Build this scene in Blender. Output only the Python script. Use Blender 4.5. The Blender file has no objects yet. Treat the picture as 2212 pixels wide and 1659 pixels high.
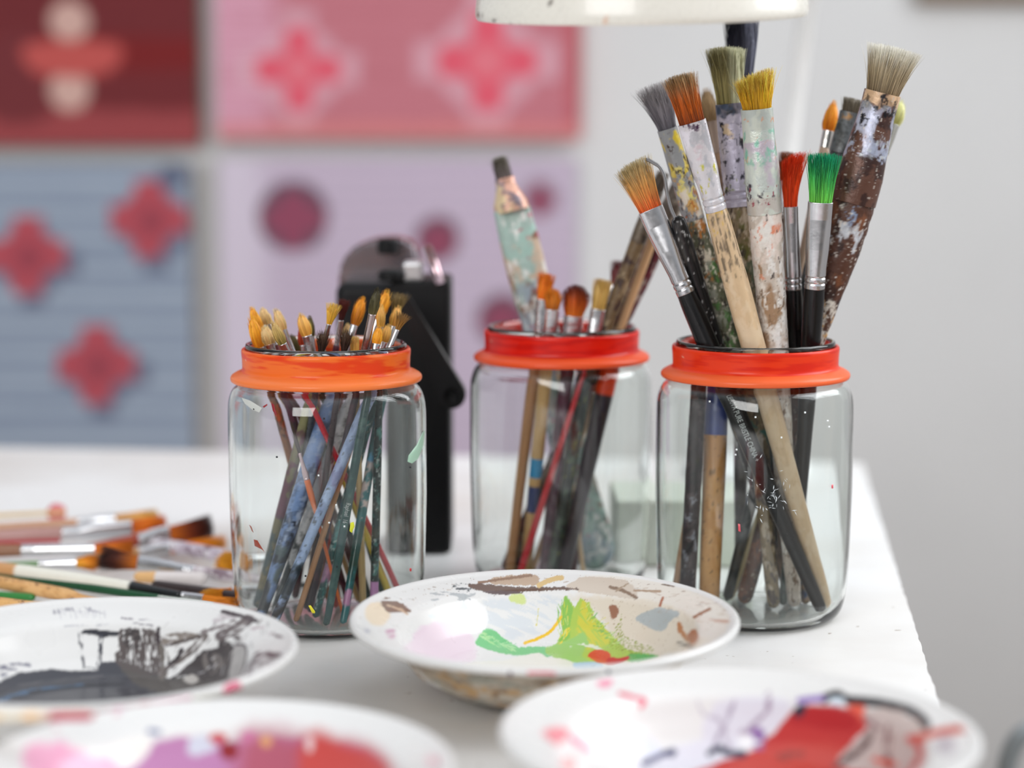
import bpy, math, random
import numpy as np
from mathutils import Matrix, Vector
# ------------------------------------------------------------------ camera, world, lights, exposure
F_PX, CX, CY, CAM_H = 4550.0, 1106.0, 829.5, 0.27
TH = math.radians(7.16)
scene = bpy.context.scene
COL = scene.collection
cam_data = bpy.data.cameras.new('camera'); cam = bpy.data.objects.new('camera', cam_data); COL.objects.link(cam)
cam.location = (0, 0, CAM_H); cam.rotation_euler = (math.pi / 2 - TH, 0, 0)
cam_data.sensor_width = 36.0; cam_data.lens = F_PX / 2212.0 * 36.0
cam_data.clip_start = 0.02
cam_data.dof.use_dof = True; cam_data.dof.focus_distance = 1.085; cam_data.dof.aperture_fstop = 3.2
scene.camera = cam
scene.view_settings.view_transform = 'Standard'; scene.view_settings.look = 'None'
scene.view_settings.gamma = 1.0; scene.view_settings.use_curve_mapping = False
scene.view_settings.exposure = 0.31
scene.cycles.use_denoising = True
scene.cycles.max_bounces = 16; scene.cycles.transmission_bounces = 14; scene.cycles.transparent_max_bounces = 12
scene.cycles.sample_clamp_indirect = 14.0

world = bpy.data.worlds.new('world'); scene.world = world; world.use_nodes = True
wn = world.node_tree.nodes; wl = world.node_tree.links
bg = wn['Background']
tc = wn.new('ShaderNodeTexCoord'); sx = wn.new('ShaderNodeSeparateXYZ'); wr = wn.new('ShaderNodeValToRGB')
wl.new(tc.outputs['Generated'], sx.inputs[0])
# brighter towards the window side (+X, +Y), dim room behind the camera and to the left
vd = wn.new('ShaderNodeVectorMath'); vd.operation = 'DOT_PRODUCT'; vd.inputs[1].default_value = (0.50, 0.38, 0.78); wl.new(tc.outputs['Generated'], vd.inputs[0])
mr = wn.new('ShaderNodeMapRange'); mr.inputs['From Min'].default_value = -1; mr.inputs['From Max'].default_value = 1
wl.new(vd.outputs['Value'], mr.inputs['Value']); wl.new(mr.outputs[0], wr.inputs[0])
wr.color_ramp.elements[0].position = 0.25; wr.color_ramp.elements[0].color = (0.10, 0.098, 0.095, 1)
wr.color_ramp.elements[1].position = 0.92; wr.color_ramp.elements[1].color = (1.18, 1.24, 1.32, 1)
wl.new(wr.outputs[0], bg.inputs['Color']); bg.inputs['Strength'].default_value = 0.78

def area(name, loc, target, sx_, sy_, power, color):
    ld = bpy.data.lights.new(name, 'AREA'); ld.shape = 'RECTANGLE'; ld.size = sx_; ld.size_y = sy_
    ld.energy = power; ld.color = color
    o = bpy.data.objects.new(name, ld); COL.objects.link(o); o.location = loc
    o.rotation_euler = (Vector(target) - Vector(loc)).to_track_quat('-Z', 'Y').to_euler()
    return o
area('window_daylight', (1.36, 1.30, 1.00), (0.0, 1.05, 0.0), 1.3, 1.2, 20.0, (0.98, 0.99, 1.0))
area('front_fill_light', (-1.3, -1.9, 1.25), (0.0, 1.6, 0.1), 2.0, 1.6, 52.0, (1.0, 0.99, 0.98))  # added fill light behind the camera, lifts the camera-facing sides

# ------------------------------------------------------------------ projection helpers
FWD = np.array([0, math.cos(TH), -math.sin(TH)]); UP = np.array([0, math.sin(TH), math.cos(TH)])
CAM = np.array([0, 0, CAM_H])
def ray(px, py):
    return FWD + np.array([(px - CX) / F_PX, 0, 0]) - (py - CY) / F_PX * UP
def at(px, py, Y):                       # a point seen at pixel px, py at distance Y into the room
    d = ray(px, py); return CAM + d * (Y / d[1])
def on(px, py, z=0.0):                   # a point seen at a pixel, lying at height z
    d = ray(px, py); return CAM + d * ((z - CAM_H) / d[2])
def depth(P):
    return np.dot(np.asarray(P) - CAM, FWD)
def proj(P):
    q = np.asarray(P) - CAM; dd = q @ FWD
    return CX + F_PX * q[..., 0] / dd, CY - F_PX * (q @ UP) / dd

# ------------------------------------------------------------------ colour + noise
def lin(c):
    c = np.asarray(c, float) / 255.0
    return np.where(c <= 0.04045, c / 12.92, ((c + 0.055) / 1.055) ** 2.4)
def _hash(ix, iy, iz, seed):
    h = (ix.astype(np.int64) * 374761393 + iy.astype(np.int64) * 668265263 + iz.astype(np.int64) * 2147483647 + seed * 974634777) & 0xFFFFFFFF
    h = ((h ^ (h >> 13)) * 1274126177) & 0xFFFFFFFF
    h = ((h ^ (h >> 16)) * 2246822519) & 0xFFFFFFFF
    return ((h ^ (h >> 15)) & 0xFFFFFF) / float(0xFFFFFF)
def vnoise(P, seed=0):
    P = np.asarray(P, float); i = np.floor(P).astype(np.int64); f = P - i; f = f * f * (3 - 2 * f)
    r = 0
    for dx in (0, 1):
        for dy in (0, 1):
            for dz in (0, 1):
                w = (f[:, 0] if dx else 1 - f[:, 0]) * (f[:, 1] if dy else 1 - f[:, 1]) * (f[:, 2] if dz else 1 - f[:, 2])
                r = r + w * _hash(i[:, 0] + dx, i[:, 1] + dy, i[:, 2] + dz, seed)
    return r
def fbm(P, seed=0, octv=3):
    a, s, t = 0.0, 1.0, 0.0
    for k in range(octv):
        a = a + s * vnoise(np.asarray(P) * (2.03 ** k) + 17.3 * k, seed + k); t += s; s *= 0.55
    return a / t
def sstep(a, b, x):
    t = np.clip((x - a) / (b - a + 1e-12), 0, 1); return t * t * (3 - 2 * t)
def mixc(col, c, m):
    return col * (1 - m[:, None]) + np.asarray(c) * m[:, None]

# ------------------------------------------------------------------ materials
MATS = {}
def new_mat(name):
    m = bpy.data.materials.new(name); m.use_nodes = True
    return m, m.node_tree.nodes, m.node_tree.links, m.node_tree.nodes['Principled BSDF']
def vc_mat(name, rough=0.5, bump=0.0, bscale=400, coat=0.0, metallic=0.0, spec=0.5, rvar=0.1, var=0.0, sss=0.0):
    if name in MATS: return MATS[name]
    m, n, l, b = new_mat(name)
    a = n.new('ShaderNodeAttribute'); a.attribute_name = 'Col'
    nz = n.new('ShaderNodeTexNoise'); nz.inputs['Scale'].default_value = bscale; nz.inputs['Detail'].default_value = 4
    t = n.new('ShaderNodeTexCoord'); l.new(t.outputs['Object'], nz.inputs['Vector'])
    out = a.outputs['Color']
    if var:
        hs = n.new('ShaderNodeHueSaturation'); l.new(a.outputs['Color'], hs.inputs['Color'])
        v = n.new('ShaderNodeMapRange'); v.inputs['To Min'].default_value = 1 - var; v.inputs['To Max'].default_value = 1 + var
        l.new(nz.outputs['Fac'], v.inputs['Value']); l.new(v.outputs[0], hs.inputs['Value']); out = hs.outputs['Color']
    l.new(out, b.inputs['Base Color'])
    r = n.new('ShaderNodeMapRange'); r.inputs['To Min'].default_value = max(0.02, rough - rvar); r.inputs['To Max'].default_value = rough + rvar
    l.new(nz.outputs['Fac'], r.inputs['Value']); l.new(r.outputs[0], b.inputs['Roughness'])
    b.inputs['Metallic'].default_value = metallic; b.inputs['Coat Weight'].default_value = coat
    b.inputs['Coat Roughness'].default_value = 0.08; b.inputs['Specular IOR Level'].default_value = spec
    if sss:
        b.inputs['Subsurface Weight'].default_value = sss; b.inputs['Subsurface Scale'].default_value = 0.003
    if bump:
        bp = n.new('ShaderNodeBump'); bp.inputs['Strength'].default_value = bump; bp.inputs['Distance'].default_value = 0.0006
        l.new(nz.outputs['Fac'], bp.inputs['Height']); l.new(bp.outputs[0], b.inputs['Normal'])
    MATS[name] = m; return m
def flat_mat(name, rgb, rough=0.5, metallic=0.0, coat=0.0, nscale=60, var=0.08, bump=0.0, spec=0.5):
    if name in MATS: return MATS[name]
    m, n, l, b = new_mat(name)
    c = lin(rgb)
    nz = n.new('ShaderNodeTexNoise'); nz.inputs['Scale'].default_value = nscale; nz.inputs['Detail'].default_value = 4
    t = n.new('ShaderNodeTexCoord'); l.new(t.outputs['Object'], nz.inputs['Vector'])
    mx = n.new('ShaderNodeMix'); mx.data_type = 'RGBA'
    mx.inputs[6].default_value = (*(c * (1 - var)), 1); mx.inputs[7].default_value = (*np.minimum(c * (1 + var), 1), 1)
    l.new(nz.outputs['Fac'], mx.inputs[0]); l.new(mx.outputs[2], b.inputs['Base Color'])
    b.inputs['Roughness'].default_value = rough; b.inputs['Metallic'].default_value = metallic
    b.inputs['Coat Weight'].default_value = coat; b.inputs['Specular IOR Level'].default_value = spec
    if bump:
        bp = n.new('ShaderNodeBump'); bp.inputs['Strength'].default_value = bump; bp.inputs['Distance'].default_value = 0.001
        l.new(nz.outputs['Fac'], bp.inputs['Height']); l.new(bp.outputs[0], b.inputs['Normal'])
    MATS[name] = m; return m
def glass_mat():
    m, n, l, b = new_mat('jar glass')
    b.inputs['Base Color'].default_value = (0.955, 0.985, 0.97, 1)
    b.inputs['Transmission Weight'].default_value = 1.0; b.inputs['Roughness'].default_value = 0.0; b.inputs['IOR'].default_value = 1.46
    t = n.new('ShaderNodeTexCoord'); nz = n.new('ShaderNodeTexNoise'); nz.inputs['Scale'].default_value = 38
    mp = n.new('ShaderNodeMapping'); mp.inputs['Scale'].default_value = (1, 1, 0.3)
    l.new(t.outputs['Object'], mp.inputs[0]); l.new(mp.outputs[0], nz.inputs['Vector'])
    bp = n.new('ShaderNodeBump'); bp.inputs['Strength'].default_value = 0.22; bp.inputs['Distance'].default_value = 0.001
    l.new(nz.outputs['Fac'], bp.inputs['Height']); l.new(bp.outputs[0], b.inputs['Normal'])
    return m
GLASS = glass_mat()
HAIR = vc_mat('brush hair', 0.5, spec=0.35, rvar=0.1, bscale=900)
PAINT = vc_mat('dried paint on wood', 0.42, bump=0.55, bscale=520, rvar=0.2, var=0.12, coat=0.0, spec=0.35)
LACQ = vc_mat('lacquered wood', 0.3, bump=0.05, bscale=300, coat=0.15, rvar=0.08, var=0.06, spec=0.35)
FERR = vc_mat('ferrule metal', 0.24, bump=0.08, bscale=260, metallic=1.0, rvar=0.1)
FERRP = vc_mat('ferrule metal under paint', 0.35, bump=0.35, bscale=500, metallic=0.25, rvar=0.15)
ENAMEL = vc_mat('glazed plate with paint', 0.28, coat=0.12, rvar=0.03, bscale=60)
PLASTIC = vc_mat('orange plastic collar', 0.34, coat=0.12, rvar=0.08, bump=0.05, bscale=150, spec=0.3)
def translucent(m, f):
    n, l = m.node_tree.nodes, m.node_tree.links; b = n['Principled BSDF']; out = n['Material Output']
    a = [x for x in n if x.type == 'ATTRIBUTE'][0]; t = n.new('ShaderNodeBsdfTranslucent'); l.new(a.outputs['Color'], t.inputs['Color'])
    mx = n.new('ShaderNodeMixShader'); mx.inputs[0].default_value = f; l.new(b.outputs[0], mx.inputs[1]); l.new(t.outputs[0], mx.inputs[2]); l.new(mx.outputs[0], out.inputs['Surface'])
translucent(PLASTIC, 0.22)
CANVAS = vc_mat('painted canvas', 0.8, bump=0.3, bscale=500, rvar=0.1, var=0.08)
LETTER = flat_mat('silver lettering', (200, 205, 205), 0.4)

# ------------------------------------------------------------------ mesh building
def mesh_obj(name, V, Q, mat, parent=None, col=None, smooth=True, T=None):
    me = bpy.data.meshes.new(name)
    V = np.asarray(V, np.float32)
    faces = []
    nq = 0 if Q is None else len(Q); nt = 0 if T is None else len(T)
    me.vertices.add(len(V)); me.vertices.foreach_set('co', V.ravel())
    loops = np.concatenate([np.asarray(Q, np.int32).ravel() if nq else np.zeros(0, np.int32), np.asarray(T, np.int32).ravel() if nt else np.zeros(0, np.int32)])
    me.loops.add(len(loops)); me.loops.foreach_set('vertex_index', loops)
    me.polygons.add(nq + nt)
    st = np.concatenate([np.arange(nq) * 4, nq * 4 + np.arange(nt) * 3]).astype(np.int32)
    me.polygons.foreach_set('loop_start', st)
    me.polygons.foreach_set('use_smooth', np.full(nq + nt, smooth))
    me.update(calc_edges=True); me.validate()
    if col is not None:
        ca = me.color_attributes.new('Col', 'FLOAT_COLOR', 'POINT')
        c4 = np.ones((len(V), 4), np.float32); c4[:, :3] = np.clip(col, 0, 1)
        ca.data.foreach_set('color', c4.ravel())
    me.materials.append(mat)
    o = bpy.data.objects.new(name, me); COL.objects.link(o)
    if parent is not None: o.parent = parent
    return o
def grid_quads(nr, nt, wrap=True):
    i = np.arange(nr - 1)[:, None]; j = np.arange(nt if wrap else nt - 1)[None, :]
    j2 = (j + 1) % nt
    return np.stack([i * nt + j + 0 * j2, i * nt + j2, (i + 1) * nt + j2, (i + 1) * nt + j + 0 * j2], -1).reshape(-1, 4)
def resample(st, n):                      # st: rows (z,a,b,ox) -> n rows, linear
    st = np.asarray(st, float); d = np.r_[0, np.cumsum(np.maximum(np.linalg.norm(np.diff(st[:, :3], axis=0), axis=1), 1e-7))]
    s = np.linspace(0, d[-1], n); s = np.unique(np.concatenate([s, d]))
    return np.stack([np.interp(s, d, st[:, k]) for k in range(st.shape[1])], 1)
def loft(st, nt=32, rings=60, box=2.0):   # st rows (z, halfwidth, halfthickness); closed with fans at both ends
    st = np.asarray(st, float)
    if st.shape[1] == 3: st = np.c_[st, np.zeros(len(st))]
    R = resample(st, rings); th = np.linspace(0, 2 * math.pi, nt, endpoint=False)
    c, s = np.cos(th), np.sin(th); k = (np.abs(c) ** box + np.abs(s) ** box) ** (-1.0 / box)
    V = np.stack([R[:, 1:2] * (c * k)[None] + R[:, 3:4], R[:, 2:3] * (s * k)[None], np.repeat(R[:, 0:1], nt, 1)], -1).reshape(-1, 3)
    Q = grid_quads(len(R), nt); n = len(V)
    V = np.vstack([V, [[R[0, 3], 0, R[0, 0]], [R[-1, 3], 0, R[-1, 0]]]])
    j = np.arange(nt); j2 = (j + 1) % nt; b = (len(R) - 1) * nt
    T = np.vstack([np.stack([np.full(nt, n), j2, j], 1), np.stack([np.full(nt, n + 1), b + j, b + j2], 1)])
    return V, Q, T
def lathe(prof, nt=96, fn=None):          # prof rows (r,z)
    prof = np.asarray(prof, float); th = np.linspace(0, 2 * math.pi, nt, endpoint=False)
    r = prof[:, 0:1] * np.ones(nt)[None]
    if fn is not None: r = r * fn(th[None], prof[:, 1:2], prof[:, 0:1])
    V = np.stack([r * np.cos(th), r * np.sin(th), prof[:, 1:2] * np.ones(nt)[None]], -1).reshape(-1, 3)
    return V, grid_quads(len(prof), nt)
def smooth_prof(p, n):
    p = np.asarray(p, float); d = np.r_[0, np.cumsum(np.linalg.norm(np.diff(p, axis=0), axis=1))]
    s = np.linspace(0, d[-1], n)
    q = np.stack([np.interp(s, d, p[:, k]) for k in range(2)], 1)
    for _ in range(2):
        q[1:-1] = 0.25 * q[:-2] + 0.5 * q[1:-1] + 0.25 * q[2:]
    return q
def box_mesh(cx, cy, cz, sx, sy, sz, bev=0.0):
    V, Q, T = [], [], []
    import itertools
    if bev <= 0:
        V = [(cx + a * sx / 2, cy + b * sy / 2, cz + c * sz / 2) for c in (-1, 1) for b in (-1, 1) for a in (-1, 1)]
        Q = [(0, 2, 3, 1), (4, 5, 7, 6), (0, 1, 5, 4), (2, 6, 7, 3), (0, 4, 6, 2), (1, 3, 7, 5)]
        return np.array(V), np.array(Q)
def tag(o, label=None, cat=None, group=None, kind=None):
    if label: o['label'] = label
    if cat: o['category'] = cat
    if group: o['group'] = group
    if kind: o['kind'] = kind
    return o
def empty(name, loc=(0, 0, 0)):
    o = bpy.data.objects.new(name, None); COL.objects.link(o); o.location = loc; o.empty_display_size = 0.02
    return o
def bevel_box(name, c, s, mat, parent=None, bev=0.002, seg=3, rot=None):
    import bmesh
    bm = bmesh.new(); bmesh.ops.create_cube(bm, size=1.0)
    bmesh.ops.scale(bm, vec=s, verts=bm.verts)
    if bev: bmesh.ops.bevel(bm, geom=bm.edges[:], offset=bev, segments=seg, affect='EDGES', profile=0.5)
    if rot is not None: bmesh.ops.rotate(bm, cent=(0, 0, 0), matrix=rot, verts=bm.verts)
    bmesh.ops.translate(bm, vec=c, verts=bm.verts)
    me = bpy.data.meshes.new(name); bm.to_mesh(me); bm.free(); me.materials.append(mat)
    o = bpy.data.objects.new(name, me); COL.objects.link(o)
    if parent is not None: o.parent = parent
    return o
def tube(name, pts, r, mat, parent=None, nt=16, caps=True):
    pts = np.asarray(pts, float); n = len(pts); rr = np.broadcast_to(np.asarray(r, float), (n,))
    V = []; ref = np.array([0.0, 0.3, 1.0]); th = np.linspace(0, 2 * math.pi, nt, endpoint=False)
    for i in range(n):
        t = pts[min(i + 1, n - 1)] - pts[max(i - 1, 0)]; t = t / np.linalg.norm(t)
        if abs(t @ ref) / np.linalg.norm(ref) > 0.95: ref = np.array([1.0, 0, 0])
        u = np.cross(t, ref); u /= np.linalg.norm(u); v = np.cross(t, u)
        V.append(pts[i] + rr[i] * (np.cos(th)[:, None] * u + np.sin(th)[:, None] * v))
    V = np.concatenate(V); Q = grid_quads(n, nt); m = len(V)
    V = np.vstack([V, pts[0], pts[-1]]); j = np.arange(nt); j2 = (j + 1) % nt; b = (n - 1) * nt
    T = np.vstack([np.stack([np.full(nt, m), j, j2], 1), np.stack([np.full(nt, m + 1), b + j2, b + j], 1)])
    return mesh_obj(name, V, Q, mat, parent, T=T)
def bez(p, n=24):                         # catmull-rom through points
    p = np.asarray(p, float); q = np.vstack([2 * p[0] - p[1], p, 2 * p[-1] - p[-2]]); out = []
    m = max(2, n // (len(p) - 1))
    for i in range(1, len(q) - 2):
        for t in np.linspace(0, 1, m, endpoint=False):
            out.append(0.5 * ((2 * q[i]) + (-q[i - 1] + q[i + 1]) * t + (2 * q[i - 1] - 5 * q[i] + 4 * q[i + 1] - q[i + 2]) * t * t + (-q[i - 1] + 3 * q[i] - 3 * q[i + 1] + q[i + 2]) * t ** 3))
    out.append(q[-2]); return np.array(out)

# ------------------------------------------------------------------ painting surfaces with pigment (colour attribute)
def inpoly(x, y, poly):
    poly = np.asarray(poly, float); ins = np.zeros(len(x), bool); dist = np.full(len(x), 1e9)
    n = len(poly)
    for i in range(n):
        x1, y1 = poly[i]; x2, y2 = poly[(i + 1) % n]
        c = ((y1 > y) != (y2 > y)) & (x < (x2 - x1) * (y - y1) / (y2 - y1 + 1e-12) + x1); ins ^= c
        dx, dy = x2 - x1, y2 - y1; t = np.clip(((x - x1) * dx + (y - y1) * dy) / (dx * dx + dy * dy + 1e-9), 0, 1)
        dist = np.minimum(dist, np.hypot(x - x1 - t * dx, y - y1 - t * dy))
    return np.where(ins, dist, -dist)     # positive inside
def sdline(x, y, pts):
    pts = np.asarray(pts, float); dist = np.full(len(x), 1e9)
    for i in range(len(pts) - 1):
        x1, y1 = pts[i]; dx, dy = pts[i + 1] - pts[i]
        t = np.clip(((x - x1) * dx + (y - y1) * dy) / (dx * dx + dy * dy + 1e-9), 0, 1)
        dist = np.minimum(dist, np.hypot(x - x1 - t * dx, y - y1 - t * dy))
    return dist
def closed_spline(p, m=4):
    p = np.asarray(p, float); n = len(p); out = []
    for i in range(n):
        a, b, c, d = p[i - 1], p[i], p[(i + 1) % n], p[(i + 2) % n]
        for t in np.arange(m) / m:
            out.append(0.5 * ((2 * b) + (-a + c) * t + (2 * a - 5 * b + 4 * c - d) * t * t + (-a + 3 * b - 3 * c + d) * t ** 3))
    return np.array(out)
def with_sub(s, pts, margin, f):          # work only on the points near the mark
    lo, hi = pts.min(0) - margin, pts.max(0) + margin
    i = np.nonzero((s.x > lo[0]) & (s.x < hi[0]) & (s.y > lo[1]) & (s.y < hi[1]) & s.ok)[0]
    if len(i) == 0: return
    q = Painter(s.x[i], s.y[i], s.col[i], None, s.seed); f(q); s.col[i] = q.col
class Painter:                            # x, y: a flat chart of the surface on which marks are drawn
    def __init__(s, x, y, col, ok=None, seed=1):
        s.x, s.y, s.col, s.ok, s.seed = x, y, col, (np.ones(len(x), bool) if ok is None else ok), seed
    def _n(s, sc, k=0, sx=1.0, sy=1.0, ang=0.0):
        c, q = math.cos(ang), math.sin(ang); u = s.x * c + s.y * q; v = -s.x * q + s.y * c
        return fbm(np.stack([u * sx / sc, v * sy / sc, 0 * u + s.seed * 3.7], 1), s.seed + k)
    def poly(s, pts, c, rough=6, sc=18, soft=1.5, dry=0.0, dsc=6, ang=0.0, alpha=1.0):
        s.seed += 1; pts = np.asarray(pts, float)
        if len(pts) < 14: pts = closed_spline(pts)
        with_sub(s, pts, rough * 2 + soft + 2, lambda q: q._app(sstep(-soft, soft, inpoly(q.x, q.y, pts) + q._edge(sc, rough)) * alpha, c, dry, dsc, ang))
    def line(s, pts, w, c, rough=2, sc=8, soft=1.5, dry=0.0, dsc=5, ang=None, alpha=1.0):
        s.seed += 1; pts = np.asarray(pts, float)
        if ang is None:
            e = pts[-1] - pts[0]; ang = math.atan2(e[1], e[0])
        if len(pts) > 2: pts = bez(pts, 5 * len(pts))
        with_sub(s, pts, w + rough * 2 + soft + 2, lambda q: q._app(sstep(-soft, soft, w / 2 - sdline(q.x, q.y, pts) + q._edge(sc, rough)) * alpha, c, dry, dsc, ang))
    def _edge(s, sc, rough):
        return (s._n(sc) - 0.5) * 2.2 * rough + (s._n(max(1.2, sc * 0.22), 77) - 0.5) * 1.3 * rough
    def _app(s, m, c, dry, dsc, ang):
        if dry > 0:
            n = s._n(dsc, 31, 0.18, 1.0, ang); idx = m > 0.02
            if idx.any():
                th = np.quantile(n[idx], dry); m = m * sstep(th - 0.04, th + 0.04, n)
        s.col[:] = np.where(s.ok[:, None], mixc(s.col, lin(c), m), s.col)
    def specks(s, pts, c, cov=0.03, sc=3.0):
        s.seed += 1; pts = closed_spline(pts); d = inpoly(s.x, s.y, pts); n = vnoise(np.stack([s.x / sc, s.y / sc, 0 * s.x + s.seed], 1), s.seed); idx = d > 0
        if idx.any():
            th = np.quantile(n[idx], 1 - cov); s.col[:] = np.where(s.ok[:, None], mixc(s.col, lin(c), (d > 0) * sstep(th - 0.02, th + 0.02, n)), s.col)
# ------------------------------------------------------------------ brushes
def splats(col, P, yi, layers, seed):
    """layers: (rgb, size_m, coverage[, y0, y1[, stretch]])  y0..y1 is the stretch of the handle it sits on"""
    for k, L in enumerate(layers):
        c, sc, cov = L[:3]; y0, y1 = (L[3], L[4]) if len(L) > 4 else (-1e9, 1e9); stz = L[5] if len(L) > 5 else 1.7
        Pn = P / sc * np.array([1, 1, 1 / stz]) + 9.1 * k
        wv = np.stack([fbm(Pn * 1.7 + 3.1 * q, seed + 31 * q, 2) for q in range(3)], 1) - 0.5
        n = fbm(Pn + 1.1 * wv, seed * 13 + k * 7, 4)
        a, b = min(y0, y1), max(y0, y1); jit = (fbm(P / 0.004, seed + k + 50) - 0.5) * 26
        inr = sstep(a - 4, a + 4, yi + jit) * (1 - sstep(b - 4, b + 4, yi + jit)); idx = inr > 0.5
        if not idx.any(): continue
        th = np.quantile(n[idx], 1 - cov); m = sstep(th - 0.03, th + 0.03, n) * inr * (0.6 + 0.4 * sstep(th, th + 0.12, n))
        col = mixc(col, lin(c), m)
    return col
def hair_mesh(z0, L, a, b, at_, bt, shape, cols, n=420, seed=0, bend=(0, 0), rag=0.06, sr=0.00016, belly=0.0, slant=0.0):
    rng = np.random.default_rng(seed); K = 6
    rho = np.sqrt(rng.random(n)); ph = rng.random(n) * 2 * math.pi
    ux, uy = rho * np.cos(ph), rho * np.sin(ph)
    if shape in ('round',):
        ln = L * (1 - 0.45 * rho ** 2.2)
    elif shape == 'dome':
        ln = L * (1 - 0.30 * np.abs(ux) ** 2.2 - 0.05 * rho)
    else:
        ln = L * (1 - 0.04 * rho ** 2)
    ln = ln * (1 + slant * ux) * (1 - rag * rng.random(n) ** 2 + rag * 0.35 * (rng.random(n) < 0.06))
    t = np.linspace(0, 1, K)[None, :]
    wx = a * ux[:, None] * (1 + (at_ / a - 1) * t ** 1.2 + belly * np.sin(math.pi * np.clip(t * 1.05, 0, 1)))
    wy = b * uy[:, None] * (1 + (bt / b - 1) * t ** 1.2 + belly * np.sin(math.pi * np.clip(t * 1.05, 0, 1)))
    clump = (vnoise(np.stack([ux * 3.2, uy * 3.2, np.full(n, seed)], 1), seed) - 0.5)[:, None]
    clump2 = (vnoise(np.stack([ux * 3.2 + 40, uy * 3.2, np.full(n, seed)], 1), seed) - 0.5)[:, None]
    j = (rng.random((n, 1)) - 0.5) * 2; j2 = (rng.random((n, 1)) - 0.5) * 2
    wild = np.where(rng.random((n, 1)) < 0.05, 2.5, 1.0) * L * rag
    X = wx + bend[0] * t ** 1.7 + (0.5 * clump * L * rag * 2.4 + j * wild * 0.7) * t ** 2
    Y = wy + bend[1] * t ** 1.7 + (0.5 * clump2 * L * rag * 2.4 + j2 * wild * 0.7) * t ** 2
    Z = z0 + ln[:, None] * t * np.ones((n, 1))
    C = np.stack([X, Y, Z], -1)
    th = np.array([0, 2.094, 4.188]); rr = sr * (1.0 - 0.75 * t ** 2) * (0.7 + 0.6 * rng.random((n, 1)))
    V = C[:, :, None, :] + np.stack([np.cos(th), np.sin(th), 0 * th], -1)[None, None] * rr[:, :, None, None]
    c0, c1, c2 = [lin(c) for c in cols]
    tt = np.clip(t + (rng.random((n, 1)) - 0.5) * 0.25, 0, 1)[..., None]
    cc = np.where(tt < 0.5, c0 * (1 - 2 * tt) + c1 * 2 * tt, c1 * (2 - 2 * tt) + c2 * (2 * tt - 1))
    cc = cc * (0.65 + 1.25 * rng.random((n, 1, 1)) ** 1.3)
    cc = np.repeat(cc[:, :, None, :], 3, 2).reshape(-1, 3)
    base = (np.arange(n) * K * 3)[:, None, None]; i = np.arange(K - 1)[None, :, None]; q = np.arange(3)[None, None, :]; q2 = (q + 1) % 3
    Q = np.stack([base + i * 3 + q, base + i * 3 + q2, base + (i + 1) * 3 + q2, base + (i + 1) * 3 + q], -1).reshape(-1, 4)
    V = V.reshape(-1, 3)
    # dense heart of the tuft
    st = []
    for u in np.linspace(0, 0.9, 9):
        e = 1 + (at_ / a - 1) * u ** 1.2 + belly * math.sin(math.pi * min(1, u * 1.05)); e2 = 1 + (bt / b - 1) * u ** 1.2 + belly * math.sin(math.pi * min(1, u * 1.05))
        k = 0.93 * math.sqrt(1 - 0.75 * max(0, (u - 0.45) / 0.45) ** 2) if shape not in ('round', 'dome') else 0.93 * math.sqrt(max(0.02, 1 - max(0, (u - 0.35) / 0.6) ** 2))
        st.append((z0 + L * 0.93 * u, max(a * e * k, 1e-4), max(b * e2 * k, 1e-4), bend[0] * u ** 1.7))
    Vc, Qc, Tc = loft(st, 40, 24)
    u = np.clip((Vc[:, 2] - z0) / L, 0, 1)[:, None]
    if slant: Vc[:, 2] = z0 + (Vc[:, 2] - z0) * (1 + slant * Vc[:, 0] / max(at_, a) * 0.9)
    cK = np.where(u < 0.5, c0 * (1 - 2 * u) + c1 * 2 * u, c1 * (2 - 2 * u) + c2 * (2 * u - 1))
    ang = np.arctan2(Vc[:, 1], Vc[:, 0] - np.interp(Vc[:, 2], [z0, z0 + L], [0, bend[0]]))
    nz = vnoise(np.stack([np.cos(ang) * 9, np.sin(ang) * 9, Vc[:, 2] / L * 1.6], 1), seed + 3)[:, None]
    cK = cK * (0.65 + 0.75 * nz)
    m = len(V)
    return np.vstack([V, Vc]), np.vstack([Q, Qc + m]), Tc + m, np.vstack([cc, cK])

def text_part(s, parent, mat, size, loc, ax_x, ax_y, name='lettering', sxx=0.68):
    cu = bpy.data.curves.new(name, 'FONT'); cu.body = s; cu.size = size; cu.extrude = 0.00004; cu.align_y = 'CENTER'
    o = bpy.data.objects.new(name, cu); COL.objects.link(o)
    bpy.context.view_layer.update(); dg = bpy.context.evaluated_depsgraph_get()
    me = bpy.data.meshes.new_from_object(o.evaluated_get(dg)); bpy.data.objects.remove(o)
    me.materials.clear(); me.materials.append(mat)
    p = bpy.data.objects.new(name, me); COL.objects.link(p); p.parent = parent
    x = Vector(ax_x).normalized(); y = Vector(ax_y).normalized(); z = x.cross(y)
    M = Matrix((x * sxx, y, z)).transposed().to_4x4(); M.translation = Vector(loc); p.matrix_local = M
    return p

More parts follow.
